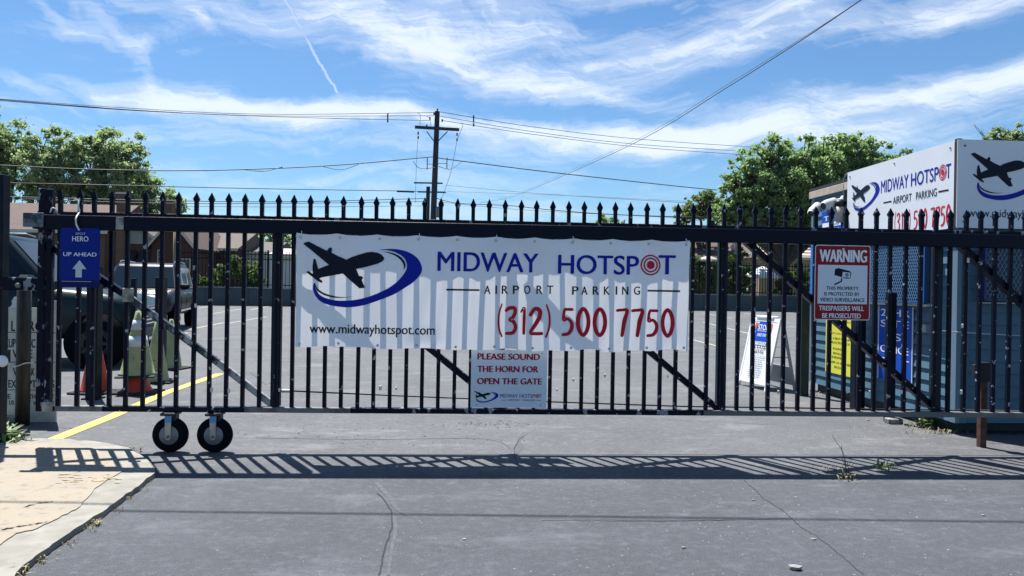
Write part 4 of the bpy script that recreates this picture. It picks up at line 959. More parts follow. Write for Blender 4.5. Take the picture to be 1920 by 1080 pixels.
# window recess lists (front face x, side face y)
nb = 22; ph = (ZR - ZB) / nb
def board_side(y0, y1, z0, z1, name='siding_board'):
    m = MB(); t0, t1 = .026, .006
    m.add([(-t0, y0, z0), (-t0, y1, z0), (-t1, y1, z1), (-t1, y0, z1), (.019, y0, z0), (.019, y1, z0), (.019, y1, z1), (.019, y0, z1)], [(0, 3, 2, 1), (4, 5, 6, 7), (0, 1, 5, 4), (1, 2, 6, 5), (2, 3, 7, 6), (3, 0, 4, 7)], siding)
    m.build(name, bld, fix=True)
def board_front(x0, x1, z0, z1, name='siding_board'):
    m = MB(); t0, t1 = .018, .006
    m.add([(x0, -t0, z0), (x1, -t0, z0), (x1, -t1, z1), (x0, -t1, z1), (x0, .019, z0), (x1, .019, z0), (x1, .019, z1), (x0, .019, z1)], [(0, 1, 2, 3), (4, 7, 6, 5), (0, 4, 5, 1), (1, 5, 6, 2), (2, 6, 7, 3), (3, 7, 4, 0)], siding_dk)
    m.build(name, bld, fix=True)
DY = BYB - BYF
for k in range(nb):
    z0 = ZB + ph * k; board_side(.075, DY - .075, z0, z0 + ph - .0005); board_front(.105, BXE - BX, z0, z0 + ph - .0005)
lb().bbox((-.026, -.024, ZB - .005), (.0185, .072, ZR), trimm, .003).build('corner_board', bld)
lb().bbox((.0187, -.024, ZB - .005), (.10, .0185, ZR), siding_dk, .003).build('corner_board', bld)
lb().bbox((-.026, DY - .073, ZB - .005), (.02, DY + .01, ZR), trimm, .003).build('corner_board', bld)
lb().bbox((-.028, DY - .10, 1.25), (-.0265, DY + .01, 2.0), bluetrim, .0005).build('blue_edge_strip', bld)
# roof
lb().box((-.055, -.02, ZR + .003), (BXE - BX, DY + .03, ZR + .045), roofmat).build('roof', bld)
lb().bbox((-.060, 1.5, ZR - .09), (-.030, DY + .02, ZR + .002), fascia, .003).build('fascia_board', bld)
# conduit over the roof edge
q = [gx(1583, 432, BX - .05), gx(1583, 400, BX - .05), gx(1583, 345, BX - .05), gx(1585, 331, BX - .05), gx(1592, 325, BX - .05), gx(1612, 322, BX - .02)]
MB().tube(spline([(p.x - BX, p.y - BYF, p.z) for p in q], 5), .013, steel, 8).build('conduit', bld)
# thin pale conduit at rear corner with yellow tag
q0 = gx(1522, 560, BX - .04); q1 = gx(1524, 716, BX - .04)
MB().tube([(-.045, q0.y - BYF, q0.z), (-.045, q1.y - BYF, q1.z)], .012, mat('pale_conduit', (.30, .31, .36), .6), 8).build('downpipe', bld)
lb().bbox((-.065, q1.y - BYF - .03, q1.z - .05), (-.05, q1.y - BYF + .03, q1.z + .01), mat('yellow_tag', (.65, .58, .2), .6), .003).build('yellow_tag', bld)
# window with mesh guard on the side
def mesh_guard(parent, u0, u1, z0, z1, to3, mcol, pitch, name):
    m = MB()
    m_ = MB()
    for a, b_ in (((u0, z0), (u1, z0)), ((u0, z1), (u1, z1)), ((u0, z0), (u0, z1)), ((u1, z0), (u1, z1))): m_.beam(to3(*a), to3(*b_), .02, .045, mcol, up=to3(0, 0, True))
    fr_ = m_.build('guard_frame', parent)
    H_ = z1 - z0; W_ = u1 - u0; k = -int(H_ / pitch) - 1
    def clip(a, s):      # line u = a + s*(z-z0)
        za, zb = z0, z1; ua = a; ub = a + s * H_
        t0, t1 = 0., 1.; du = ub - ua
        for lo, hi in ((u0, u1),):
            if abs(du) > 1e-9:
                ta, tb = (lo - ua) / du, (hi - ua) / du
                if ta > tb: ta, tb = tb, ta
                t0 = max(t0, ta); t1 = min(t1, tb)
        return (ua + du * t0, z0 + H_ * t0), (ua + du * t1, z0 + H_ * t1), t1 > t0 + .01
    a = u0 - H_ * .8
    while a < u1 + H_ * .8:
        for s in (.55, -.55):
            p, q_, ok = clip(a, s)
            if ok: m.beam(to3(*p), to3(*q_), .003, .0085, MATS['mesh_wire'], up=to3(0, 0, True))
        a += pitch
    o = m.build('wire_mesh', parent); o['kind'] = 'stuff'
mat('mesh_wire', (.16, .30, .48), .5, .2)
ya, yb_ = gx(1757, 570, BX).y - BYF, 1.98
def s3(u, z, vec=False): return (1, 0, 0) if vec else (-.12, u, z)
lb().box((-.026, ya + .05, 1.26), (-.021, yb_ - .05, 1.93), hglass).build('side_window', bld)
for u in (ya + .03, (ya + yb_) / 2, yb_ - .03): lb().bbox((-.04, u - .02, 1.25), (-.027, u + .02, 1.94), MATS['dull_blue_frame'] if 'dull_blue_frame' in MATS else mat('dull_blue_frame', (.008, .06, .19), .5), .003).build('window_frame', bld)
lb().bbox((-.115, ya, 1.215), (-.021, yb_, 1.243), mat('pale_sill', (.50, .52, .48), .7), .003).build('window_sill', bld)
lb().bbox((-.115, ya, 1.932), (-.021, yb_, 1.955), bluetrim, .003).build('window_hood', bld)
mesh_guard(bld, ya, yb_, 1.25, 1.925, s3, MATS['dull_blue_frame'], .036, 'guard')
# front window (shade side)
fa, fb = gy(1835, 565, BYF).x - BX, gy(1990, 565, BYF).x - BX
zf0, zf1 = gy(1840, 562, BYF).z, gy(1840, 440, BYF).z
def f3(u, z, vec=False): return (0, 1, 0) if vec else (u, -.07, z)
navyframe = mat('navy_window_frame', (.012, .03, .16), .45)
lb().box((fa, -.026, zf0), (fb, -.0205, zf1), hglass).build('front_window', bld)
mesh_guard(bld, fa, fb, zf0, zf1 - .12, f3, navyframe, .040, 'guard')
lb().bbox((fa - .01, -.075, zf0 - .035), (fb, -.02, zf0 - .023), MATS['pale_sill'], .002).build('window_sill', bld)
# cable along the front
q = [gy(1762, 620, BYF - .03), gy(1800, 623, BYF - .03), gy(1850, 626, BYF - .03), gy(1925, 630, BYF - .03)]
MB().tube([(p.x - BX, -.03, p.z) for p in q], .006, MATS['pale_sill'], 6).build('wall_cable', bld)
q = [gx(1720, 614, BX - .05), gx(1735, 614, BX - .05)]
lb().bbox((-.075, q[1].y - BYF - .04, q[1].z - .05), (-.021, q[1].y - BYF + .06, q[1].z + .03), mat('meter_box', (.30, .33, .36), .5), .006).build('junction_box', bld)

# roof signs (things of their own, leaning on the shed)
Z0, Z1 = 1.975, 2.81; yl = BYF + .10; yr = gx(1590, 328, BX - .07).y
sg = empty('roof_sign', (BX - .075, yr, Z0), R(-90), 'white parking sign on the shed side, with whole logo and red phone number', 'sign', 'parking signs on the shed roof')
wS = yr - (BYF - .02); hS = Z1 - Z0
def sheetpanel(par, w, h, m, amp):
    vs = []; fs = []; nx_, nz_ = 40, 14
    for j in range(nz_ + 1):
        for i in range(nx_ + 1): u, v = i / nx_, j / nz_; vs.append((u * w, amp * (math.sin(u * 9 + 2 * v) * .6 + math.sin(u * 23 + v * 7) * .4), v * h))
    for j in range(nz_):
        for i in range(nx_): a = j * (nx_ + 1) + i; fs.append((a, a + 1, a + nx_ + 2, a + nx_ + 1))
    MB().add(vs, fs, m, True).build('sheet', par); MB().box((0, .004, 0), (w, .012, h), alu).build('backing_panel', par)
sheetpanel(sg, wS, hS, sign_face2, .0008)
yy = -.0022
def sp(px, py): q = gx(px, py, BX - .075); return yr - q.y, q.z - Z0
x, z = sp(1596, 391); x2, _ = sp(1649, 391); logo(sg, x, .40 * hS, x2 - x, .40 * hS, yy)
xa_, _ = sp(1652, 370); xb_, _ = sp(1783, 330); brand(sg, xa_, xb_, hS * .585, hS * .165, yy, bold=.006, space=.04)
c0, _ = sp(1675, 360); c1_, _ = sp(1757, 350); text(sg, 'AIRPORT   PARKING', c0, hS * .405, c1_ - c0, hS * .095, ink_black, yy, .002)
for a, b_ in ((sp(1657, 360)[0], sp(1672, 360)[0]), (sp(1760, 345)[0], sp(1779, 345)[0])): flat(sg, [[(a, hS * .44), (b_, hS * .44), (b_, hS * .458), (a, hS * .458)]], ink_black, 'rule_line', yy)
d0 = sp(1677, 400)[0]; d1_ = sp(1776, 400)[0]; Ld = d1_ - d0; cw = [.05, .09, .07, .09, .05, .0, .09, .09, .09, .0, .09, .09, .09, .10]; tot = sum(cw) + .06; u = d0; bx = []
for k, wv in enumerate(cw):
    if wv == 0: u += Ld * .045; continue
    bx.append((u, Ld * wv * .86)); u += Ld * wv
digits(sg, '(312)5007750', bx, hS * .04, hS * .24, ink_red, yy)
for x, z in ((.03, .93), (.97, .93), (.5, .94), (.97, .06), (.03, .06)): MB().lathe([(.010, -.005), (.010, 0)], steel, (wS * x, -.002, hS * z), 8, 'y').build('screw', sg)
sg2 = empty('roof_sign', (gy(1796, 300, BYF - .08).x, BYF - .08, Z0), 0, 'white parking sign on the shed front above the gate, cut off by the right edge', 'sign', 'parking signs on the shed roof')
wS2 = 3.3
fr_sign = mat('shaded_sign_face', (.50, .56, .64), .35, 0, (.47, .53, .61), 2.5, (.3, .7), .04, 5)
sheetpanel(sg2, wS2, hS, sign_face2, .0008)
def sp2(px, py): q = gy(px, py, BYF - .08); return q.x - sg2.location.x, q.z - Z0
x, z = sp2(1819, 374); x2, z2 = sp2(1819, 286); s_ = (z2 - z); logo(sg2, x, z, s_ * 875 / 450 * .93, s_, yy)
x, z = sp2(1815, 411); x2, z2 = sp2(1815, 397); text(sg2, 'www.midwayhotspot.com', x, z, 1.02, .10, ink_black, yy, .003)
x, z = sp2(2090, 330); text(sg2, 'MIDWAY', x, z, .75, .17, ink_blue, yy, .006)
for x, z in ((.02, .93), (.02, .07)): MB().lathe([(.010, -.005), (.010, 0)], steel, (wS2 * x, -.002, hS * z), 8, 'y').build('screw', sg2)
MB().box((BX - .085 + .0125, BYF - .066, Z0 + .02), (BX - .03, BYF - .02, Z1 + .012), roofmat).build('sign_corner_post'); tagk([o for o in COL.objects if o.name == 'sign_corner_post'][0], 'narrow dark upright between the two roof signs at the shed corner', 'post')

# small signs and cameras on the side wall
def side_sign(name, A, B, m, lab, th=.006, off=.030):
    """panel on the side wall between pixel top-left A and bottom-right B"""
    a, b_ = gx(*A, BX - off), gx(*B, BX - off); e = empty(name, (BX - off, a.y, b_.z), R(-90), lab, 'sign'); w, h = a.y - b_.y, 0
    zt = gx(A[0], A[1], BX - off).z; h = zt - b_.z
    MB().box((0, 0, 0), (w, th, h), m).build('panel', e); return e, w, h
e, w, h = side_sign('yellow_notice', (1549, 592), (1597, 708), yellow, 'yellow notice with small black lines on the shed side, below the warning sign')
for k, (s, a, b_, m) in enumerate((('Requests for', .2, .95, ink_black), ('Parking', .35, .7, ink_black), ('NOT LIMITED TO:', .2, .85, ink_or), ('ALL 4 SEAT PICKUPS', .1, .95, ink_black), ('CADILLAC ESCALADE XL', .1, .93, ink_black), ('FORD', .3, .65, ink_black), ('SEVILLE', .3, .7, ink_black), ('SUBURBANS', .25, .8, ink_black), ('OVER 24 INCHES', .12, .95, ink_black), ('SIDE', .35, .7, ink_black))):
    text(e, s, w * a, h * (.90, .82, .69, .60, .53, .42, .34, .27, .18, .10)[k], w * (b_ - a), h * .035, m, bold=.01)
bluep = mat('blue_poster', (.008, .07, .42), .5, spec=.15)
e, w, h = side_sign('blue_vertical_poster', (1649, 573), (1709, 722), bluep, 'tall blue poster with stacked white letters on the shed side near the corner')
for s, x0, x1, z in (('24HR', .06, .92, .865), ('SITE', .06, .90, .715), ('S', .48, .68, .54), ('OFFICE', .06, .90, .37), ('E', .08, .28, .20), ('T', .72, .92, .20)):
    text(e, s, w * x0, h * z, w * (x1 - x0), h * .095, sign_white, bold=.02)
MB().box((-.010, -.004, 0), (-.0005, .006, h), sign_white).build('white_edge', e); MB().box((w + .0005, -.004, 0), (w + .010, .006, h), sign_white).build('white_edge', e)
e, w, h = side_sign('customer_notice', (1541, 398), (1577, 436), bluep, 'small blue and white notice high on the shed side beneath the cameras')
for pl in ([(w * .35, h * .82), (w * .6, h * .82), (w * .6, h * .97), (w * .35, h * .97)], [(w * .05, h * .32), (w * .97, h * .32), (w * .97, h * .50), (w * .05, h * .50)]): flat(e, [pl], sign_white, 'white_band', -.001)
text(e, 'TA', w * .12, h * .58, w * .55, h * .20, sign_white, bold=.01); text(e, 'Customer', w * .42, h * .35, w * .5, h * .11, ink_black, -.0018); text(e, 'before', w * .5, h * .16, w * .4, h * .09, sign_white)
def wallcam(px, py, lab, kind):
    q = gx(px, py, BX - .18); c = empty('security_camera', (BX - .021, q.y, q.z), 0, lab, 'security camera', 'security cameras on the shed')
    MB().lathe([(.05, -.035), (.055, -.0)], ivory, (0, 0, .04), 16, 'x').build('mount', c)
    MB().tube([(-.03, 0, .04), (-.10, 0, .03), (-.15, 0, 0)], .02, ivory, 8).build('arm', c)
    d = Vector((-.55, -.35, -.45)).normalized() if kind == 0 else Vector((-.75, -.25, -.25)).normalized()
    a = Vector((-.14, 0, 0)); L_ = .16
    MB().tube([a - d * .05, a - d * .02, a + d * .10, a + d * L_, a + d * (L_ + .012)], [.03, .062, .066, .056, .045], ivory, 16).build('housing', c)
    MB().tube([a + d * (L_ + .008), a + d * (L_ + .018)], .036, plast, 14).build('lens', c)
wallcam(1530, 388, 'white bullet camera nearest the shed rear corner', 0); wallcam(1560, 380, 'white camera with a dark lens beside the lamp, above the blue notice', 1)
q = gx(1574, 399, BX - .12); l_ = empty('wall_lamp', (BX - .021, q.y, q.z), 0, 'beige cup shaped wall lamp with a dark top beside the cameras', 'wall lamp')
MB().lathe([(.040, -.10), (.062, .09)], beige, (-.10, 0, -.02), 18).build('shade', l_); MB().lathe([(.055, .0), (.06, .05), (.045, .085)], darkmetal, (-.10, 0, .072), 18).build('cap', l_); MB().beam((-.05, 0, .12), (0, 0, .12), .04, .04, darkmetal).build('bracket', l_)

# posts near the shed
def post(name, px, pyb, wpx, topz, m, lab, pyt=None, grp='square steel posts by the shed'):
    b_ = gg(px, pyb); hw = wpx / 2 / F * b_.y; zt = gy(px, pyt, b_.y).z if pyt else topz
    o = MB().bbox((-hw, -hw, 0), (hw, hw, zt), m, .004).build(name, None, (b_.x, b_.y, 0)); tagk(o, lab, 'post', grp); return b_, hw, zt
green_reflp = mat('dark_post_green_reflection', (.010, .025, .028), .5, 0, (.04, .05, .03), 9, (.55, .7), stretch=(3, 3, .5))  # the green tone is a reflection painted into the dark post colour
post('steel_post', 1505, 742, 16, 1, green_reflp, 'dark post with a painted greenish reflection left of the shed, right of the folding sign', 552)
post('steel_post', 1607, 766, 20, 1, bolpaint, 'wide dark post behind the diagonal brace, right of the yellow notice', 600)
b_, hw, zt = post('steel_post', 1667, 791, 15, 1, bolpaint, 'worn square post in front of the blue vertical poster', 548)
o = MB().bbox((-.075, -.05, 0), (.075, .05, .055), mat('worn_footing', (.10, .10, .10), .9, 0, (.28, .27, .26), 24, (.45, .6), .5, 60), .008).build('post_footing', None, (b_.x - .005, b_.y - hw - .052, 0)); tagk(o, 'speckled footing block at the base of the worn square post', 'footing')
b_ = gg(1840, 838); gp = empty('guide_post', (b_.x, b_.y, 0), 0, 'rusty square guide post standing in front of the shed at the right', 'post')
hw = .028; zt = gy(1835, 715, b_.y).z
MB().bbox((-hw, -hw, 0), (hw, hw, zt), rustpost, .003).build('shaft', gp); zt2 = gy(1835, 679, b_.y).z
MB().bbox((-hw - .02, -hw - .012, zt + .001), (hw + .02, hw + .012, zt2), darkmetal, .004).build('cap_box', gp)
MB().bbox((-hw - .055, -.02, zt + .03), (-hw - .021, .02, zt2 - .02), darkmetal, .004).build('guide_roller', gp)

# ------------------------------------------------------------------ folding sign
afr = empty('folding_sign', (0, 0, 0), 0, 'white folding A-frame sign with blue stop panel and small notice text', 'sign')
fl, frt = gg(1386, 722), gg(1431, 733); bk = gg(1476, 727)
ax = (frt - fl); wA = ax.length + .10; yawA = math.atan2(ax.y, ax.x); hA = .97
afr.location = fl.lerp(frt, .5); afr.rotation_euler = (0, 0, yawA)
afr.location.z = 0
dep = .48; tn = dep / 2 / hA; half = wA / 2
def apt(u, v, side, off=0.):       # u across, v up the leaf
    y = (dep / 2 - (dep / 2 - .03) * v / hA * 1.) ; return (u, (dep / 2 - y + off) if side == 0 else (dep / 2 + y - off), v)
for side in (0, 1):
    m = MB(); fwd = -1 if side == 0 else 1
    a = [apt(-half, 0, side), apt(half, 0, side), apt(half, hA, side), apt(-half, hA, side)]
    th = .022 * (1 if side == 0 else -1)
    for (u0, u1, v0, v1) in ((-half, -half + .035, 0, hA), (half - .035, half, 0, hA), (-half + .036, half - .036, hA - .05, hA - .002), (-half + .036, half - .036, .07, .11 if side == 0 else .32)):
        P = [apt(u0, v0, side), apt(u1, v0, side), apt(u1, v1, side), apt(u0, v1, side)]; m.prism(P, (0, th * 1.3, 0), white_pl if side == 0 else mat('grey_plastic_back', (.30, .33, .36), .5) if 'grey_plastic_back' not in MATS else MATS['grey_plastic_back'])
    m.build('leaf_frame', afr, fix=True)
    if side == 0:
        P = [apt(-half + .035, .11, 0, .004), apt(half - .035, .11, 0, .004), apt(half - .035, hA - .05, 0, .004), apt(-half + .035, hA - .05, 0, .004)]
        MB().prism(P, (0, .012, 0), white_pl).build('panel', afr, fix=True)
MB().bbox((-half * .6, dep / 2 - .045, hA - .01), (half * .6, dep / 2 + .045, hA + .03), white_pl, .01).build('handle', afr)
MB().tube([apt(half - .03, .45, 0, .02), apt(half - .03, .45, 1, .02)], .007, MATS['grey_plastic_back'], 6).build('hinge_stay', afr)
ag = empty('printed_face', apt(0, 0, 0, -.0), 0); ag.parent = afr
ag.rotation_euler = (-math.atan2(dep / 2 - .03, hA), 0, 0)
COL.objects.unlink(ag); bpy.data.objects.remove(ag)
def aprint(o):       # lean a flat print made in XZ onto the front leaf
    for v in o.data.vertices: y0 = v.co.y; q = apt(v.co.x, v.co.z, 0); v.co.y = q[1] + y0 - .001
    return o
aprint(flat(afr, [[(-.13, .60), (.13, .60), (.17, .72), (.17, .80), (.10, .92), (-.10, .92), (-.17, .80), (-.17, .72)]], bluep, 'blue_panel', -.001))
for pl in ([(-.20, .78), (-.17, .82), (-.13, .90), (-.20, .90)], [(.20, .78), (.17, .84), (.13, .90), (.20, .90)], [(-.20, .62), (-.165, .70), (-.20, .74)], [(.20, .62), (.165, .70), (.20, .74)]): aprint(flat(afr, [pl], mat('orange_print_patch', (.65, .13, .03), .5) if 'orange_print_patch' not in MATS else MATS['orange_print_patch'], 'orange_patch', -.001))
aprint(text(afr, 'STOP', -.12, .80, .24, .075, sign_white, -.002, .02)); aprint(text(afr, 'AND PAY', -.11, .71, .22, .045, sign_white, -.002, .01)); aprint(text(afr, 'ATTENTION', -.14, .60, .28, .035, ink_black, -.002, .01)); aprint(text(afr, 'PLEASE', -.16, .545, .32, .035, ink_black, -.002, .01))
aprint(text(afr, 'NOTE', -.12, .48, .24, .045, ink_black, -.002, .02))
for pl in ([(-.13, .785), (.13, .785), (.13, .79), (-.13, .79)], [(-.14, .595), (.14, .595), (.14, .64), (-.14, .64)]): aprint(flat(afr, [pl], sign_white, 'white_band', -.0015))
bars = []
r = random.Random(4)
for k in range(11):
    z = .44 - k * .029; u = -.15 + r.uniform(0, .02)
    while u < .13: w_ = r.uniform(.02, .06); bars.append([(u, z), (u + w_, z), (u + w_, z + .009), (u, z + .009)]); u += w_ + .012
aprint(flat(afr, bars, mat('grey_print', (.25, .27, .3), .6), 'small_print', -.002))

# ------------------------------------------------------------------ far wall, fence
wa, wb = gg(330, 572), gg(1545, 585)
def wl(t): return wa.lerp(wb, t)
t0, t1 = -.25, 1.25; nA = 26; wh = 1.0
wall = empty('lot_wall', (wa.x, wa.y, 0), math.atan2((wb - wa).y, (wb - wa).x), 'low dark concrete wall along the far side of the lot', 'wall')
Lw = (wb - wa).length
for k in range(nA):
    x0 = Lw * (t0 + (t1 - t0) * k / nA); x1 = Lw * (t0 + (t1 - t0) * (k + 1) / nA)
    MB().box((x0 + .01, 0, -.02), (x1 - .01, .25, wh + random.uniform(-.012, .012)), wallc).build('wall_panel', wall)
MB().box((Lw * t0, -.02, wh + .014), (Lw * t1, .27, wh + .06), mat('pale_coping', (.20, .23, .24), .8)).build('coping', wall)
fen = empty('far_fence', (wa.x, wa.y, 0), wall.rotation_euler.z, 'black iron picket fence standing on the far lot wall', 'fence')
fz0, fz1 = wh + .06, 3.15
pk = MB().box((-.016, .10, fz0 + .0), (.016, .132, fz1), farpaint).mesh('far_picket')
x = 0; cnt = 0
while x < Lw * 1.02 and cnt < 298:
    link('picket', pk, fen, (x, 0, 0)); x += .19; cnt += 1
for z in (fz0 + .12, fz1 - .22, fz1 - .50): MB().box((0, .09, z), (x, .142, z + .05), farpaint).build('fence_rail', fen)
k = 0
while k * 2.4 < x: MB().box((k * 2.4 - .04 + .09, .075, fz0), (k * 2.4 + .04 + .09, .155, fz1 + .05), farpaint).build('fence_post', fen); k += 1

# ------------------------------------------------------------------ houses beyond
def hz(px, py, Y): return gy(px, py, Y).z
def house(name, x0, x1, Y, D, eave, ridge, wm, rm, lab, gable_front=False, wins=(), ov=.35):
    h = empty(name, ((x0 + x1) / 2, Y, 0), 0, lab, 'house'); w = (x1 - x0) / 2
    if gable_front:
        MB().prism([(-w, 0, -.02), (w, 0, -.02), (w, 0, eave), (0, 0, ridge), (-w, 0, eave)], (0, D, 0), wm).build('wall', h, fix=True)
        s = (ridge - eave) / w
        for q in (-1, 1):
            P = [(q * (w + ov), -ov, eave - ov * s + .02), (0, -ov, ridge + .02), (0, D + ov, ridge + .02), (q * (w + ov), D + ov, eave - ov * s + .02)]
            MB().prism(P, (0, 0, .12), rm).build('roof', h, fix=True)
            MB().prism([(q * (w + ov), -ov - .03, eave - ov * s - .14), (q * (w + ov), -ov - .03, eave - ov * s + .10), (0, -ov - .03, ridge + .10), (0, -ov - .03, ridge - .14)], (0, .028, 0), wtrim).build('rake_board', h, fix=True)
    else:
        MB().box((-w, 0, -.02), (w, D, eave), wm).build('wall', h)
        MB().prism([(-w - ov, -ov, eave), (-w - ov, D / 2, ridge), (-w - ov, D + ov, eave)], (2 * w + 2 * ov, 0, 0), rm).build('roof', h, fix=True)
        MB().box((-w - ov, -ov - .05, eave - .18), (w + ov, -ov - .002, eave + .04), wtrim).build('gutter', h)
    for (a, z0_, ww, hh_) in wins:
        f = MB().box((a - ww / 2, -.03, z0_), (a + ww / 2, -.002, z0_ + hh_), wtrim).build('window', h); MB().box((a - ww / 2 + .07, -.045, z0_ + .07), (a + ww / 2 - .07, -.0305, z0_ + hh_ - .07), hglass).build('pane', f)
    return h
def X(px, Y): return gy(px, 480, Y).x
Y = 54
h1 = house('brick_house', X(-260, Y), X(196, Y), Y, 9, hz(110, 432, Y - .4), hz(110, 382, Y + 4.5), brick, brown_roof, 'low brick house with a long brown shingle roof at the far left', wins=((7, 1.6, 1.4, 1.2),))
MB().box((3.6, 1, hz(224, 410, Y)), (4.2, 1.7, hz(224, 360, Y)), brick).build('vent_stack', h1) if False else None
h2 = house('pale_gable_house', X(182, 57), X(300, 57), 57, 9, hz(240, 452, 57), hz(240, 412, 57), palewall, grey_roof, 'house with pale green gable and dark awnings behind the fence', True)
MB().box((-X(300, 57) / 1e9 - 2.4, -.04, 0), (2.4, -.003, hz(240, 452, 57) - .2), brick).build('brick_front', h2)
for a in (-1.6, .1, 1.55):
    aw = MB(); z1_ = 3.6; aw.prism([(a - .6, -.05, z1_), (a - .6, -1.0, z1_ - .9), (a - .6, -1.0, z1_ - 1.05), (a - .6, -.05, z1_ - 1.05)], (1.2, 0, 0), awn); aw.build('awning', h2, fix=True)
    MB().box((a - .45, -.06, 1.4), (a + .45, -.041, 2.5), wtrim).build('window', h2)
def chimney(px0, px1, pyt, Y, lab):
    xa_, xb_ = gy(px0, 400, Y).x, gy(px1, 400, Y).x; zt = gy(px0, pyt, Y).z; c = empty('brick_chimney', (xa_, Y, 0), 0, lab, 'chimney')
    MB().box((0, 0, 0), (xb_ - xa_, .6, zt - .12), brick).build('stack', c); MB().box((-.06, -.06, zt - .12), (xb_ - xa_ + .06, .66, zt), wtrim).build('chimney_cap', c)
chimney(218, 232, 360, 52.9, 'tall narrow brown brick chimney rising behind the sixth spear point'); chimney(307, 322, 374, 56.2, 'short brick chimney between the red gable and the trees')
h3 = house('red_brick_gable_house', X(284, 55), X(362, 55), 55, 8, hz(325, 458, 55), hz(325, 412, 55), redbrick, brown_roof, 'dark red brick house whose gable faces the lot', True, wins=((-.8, 1.2, .5, 2.4), (.9, 2.0, .8, 1.0)))
p_ = gy(328, 430, 50); o = MB().lathe([(.11, 0), (.09, 5.2)], mat('tan_post', (.26, .20, .12), .8), (p_.x, 50, 0), 10).build('wooden_post'); tagk(o, 'thin tan wooden post in front of the red brick gable', 'post')
h4 = house('brown_roof_house', X(352, 60), X(440, 60), 60, 9, hz(395, 466, 60), hz(395, 436, 64), redbrick, mat('tan_shingles', (0.1008, 0.0756, 0.0609), .85, 0, (0.0798, 0.0588, 0.0483), 2.5, (.35, .65), .6, 9), 'house with a worn tan brown roof behind the fence', wins=((0, 1.5, 1., 1.),))
h5 = house('grey_roof_house', X(436, 63), X(508, 63), 63, 8, hz(470, 473, 63), hz(470, 452, 66), whitewall, grey_roof, 'house with a low grey roof left of the banner', wins=((0, 1.5, 1., 1.),))
h6 = house('white_board_shed', X(512, 52), X(575, 52), 52, 6, hz(545, 478, 52), hz(545, 465, 54), whitewall, pink_roof, 'small shed of white boards at the banner left edge')
for k in range(14): MB().box((-1.15 + k * .17, -.02, .0), (-1.15 + k * .17 + .14, -.001, 3.2), whitewall).build('board', h6)
h7 = house('brown_roof_bungalow', X(1240, 60), X(1412, 60), 60, 10, hz(1340, 482, 60), hz(1340, 446, 65), brick, brown_roof, 'bungalow with a brown roof behind shrubs right of the banner', wins=((1, 1.4, 1.2, 1.2),))
h8 = house('striped_roof_garage', X(1424, 56), X(1530, 56), 56, 8, hz(1470, 483, 56), hz(1470, 449, 60), tanwall, pink_roof, 'tan garage with a pink roof of dark seams beside the shed', wins=((1.9, 2.2, .9, 1.),))
e8, r8 = hz(1470, 483, 56), hz(1470, 449, 60)
for k in range(6):
    t = (k + .5) / 6; MB().box((-2.5, -.35 + t * 4.35 - .04, e8 + (r8 - e8) * t - .02), (2.5, -.35 + t * 4.35 + .04, e8 + (r8 - e8) * t + .05), roofmat).build('roof_seam', h8)
tp = gy(1430, 510, 51); tent = empty('white_canopy', (tp.x, 51, 0), 0, 'white pop up canopy behind the far fence, right of the banner', 'canopy')
zt, ze = gy(1430, 499, 51).z, gy(1430, 515, 51).z
MB().add([(-1.1, -1, ze), (1.1, -1, ze), (1.1, 1, ze), (-1.1, 1, ze), (0, 0, zt), (-1.1, -1, ze - .25), (1.1, -1, ze - .25), (1.1, 1, ze - .25), (-1.1, 1, ze - .25)], [(0, 1, 4), (1, 2, 4), (2, 3, 4), (3, 0, 4), (5, 6, 1, 0), (6, 7, 2, 1), (7, 8, 3, 2), (8, 5, 0, 3)], white_pl).build('canopy_cloth', tent)
for a in (-1.05, 1.05):
    for b_ in (-.95, .95): MB().box((a - .03, b_ - .03, 0), (a + .03, b_ + .03, ze - .1), alu).build('leg', tent)
up = gy(1328, 484, 50); um = empty('tan_umbrella', (up.x, 50, 0), 0, 'faded tan garden umbrella above the shrubs beyond the fence', 'umbrella')
MB().lathe([(1.1, up.z - .28), (.6, up.z), (.03, up.z + .18)], mat('tan_cloth', (.34, .29, .25), .8), (0, 0, 0), 8).build('canopy', um); MB().lathe([(.03, 0), (.03, up.z - .05)], darkmetal, (0, 0, 0), 8).build('pole', um)

# ------------------------------------------------------------------ utility poles and cables
PY = 52.0
pb = gy(812, 420, PY); pt = gy(820, 209, PY)
up_ = empty('utility_pole', (pb.x, PY, 0), 0, 'tall dark wooden utility pole with one crossarm in the middle distance', 'utility pole')
lean = (pt.x - pb.x) / (pt.z - pb.z); zt = pt.z
pole_at = lambda z: Vector(((z - pb.z) * lean, 0, z))
MB().tube([pole_at(0), pole_at(zt * .5), pole_at(zt)], [.24, .21, .17], wood, 12).build('pole', up_)
ca = gy(778, 238, PY - .3); cb = gy(861, 243, PY - .3)
MB().beam((ca.x - pb.x, -.26, ca.z), (cb.x - pb.x, -.26, cb.z), .12, .20, wood).build('crossarm', up_)
for s, px in ((-1, 800), (1, 839)):
    q = gy(px, 246, PY - .3); c_ = pole_at(q.z - .85); MB().beam((q.x - pb.x, -.24, q.z), (c_.x, -.22, c_.z), .05, .06, wood).build('arm_brace', up_)
ins = MB().lathe([(.03, 0), (.06, .05), (.04, .10), (.065, .15), (.03, .22)], darkmetal, (0, 0, 0), 8).mesh('insulator')
for px, py in ((784, 250), (784, 258), (857, 252), (857, 262), (820, 206), (814, 213), (806, 222), (829, 226), (800, 236)):
    q = gy(px, py, PY - .3); link('insulator', ins, up_, (q.x - pb.x, -.27, q.z - .1))
q = gy(822, 398, PY - .5); MB().lathe([(.18, -.35), (.2, -.3), (.2, .3), (.15, .4)], rimm, (q.x - pb.x, -.42, q.z), 12).build('transformer_can', up_)
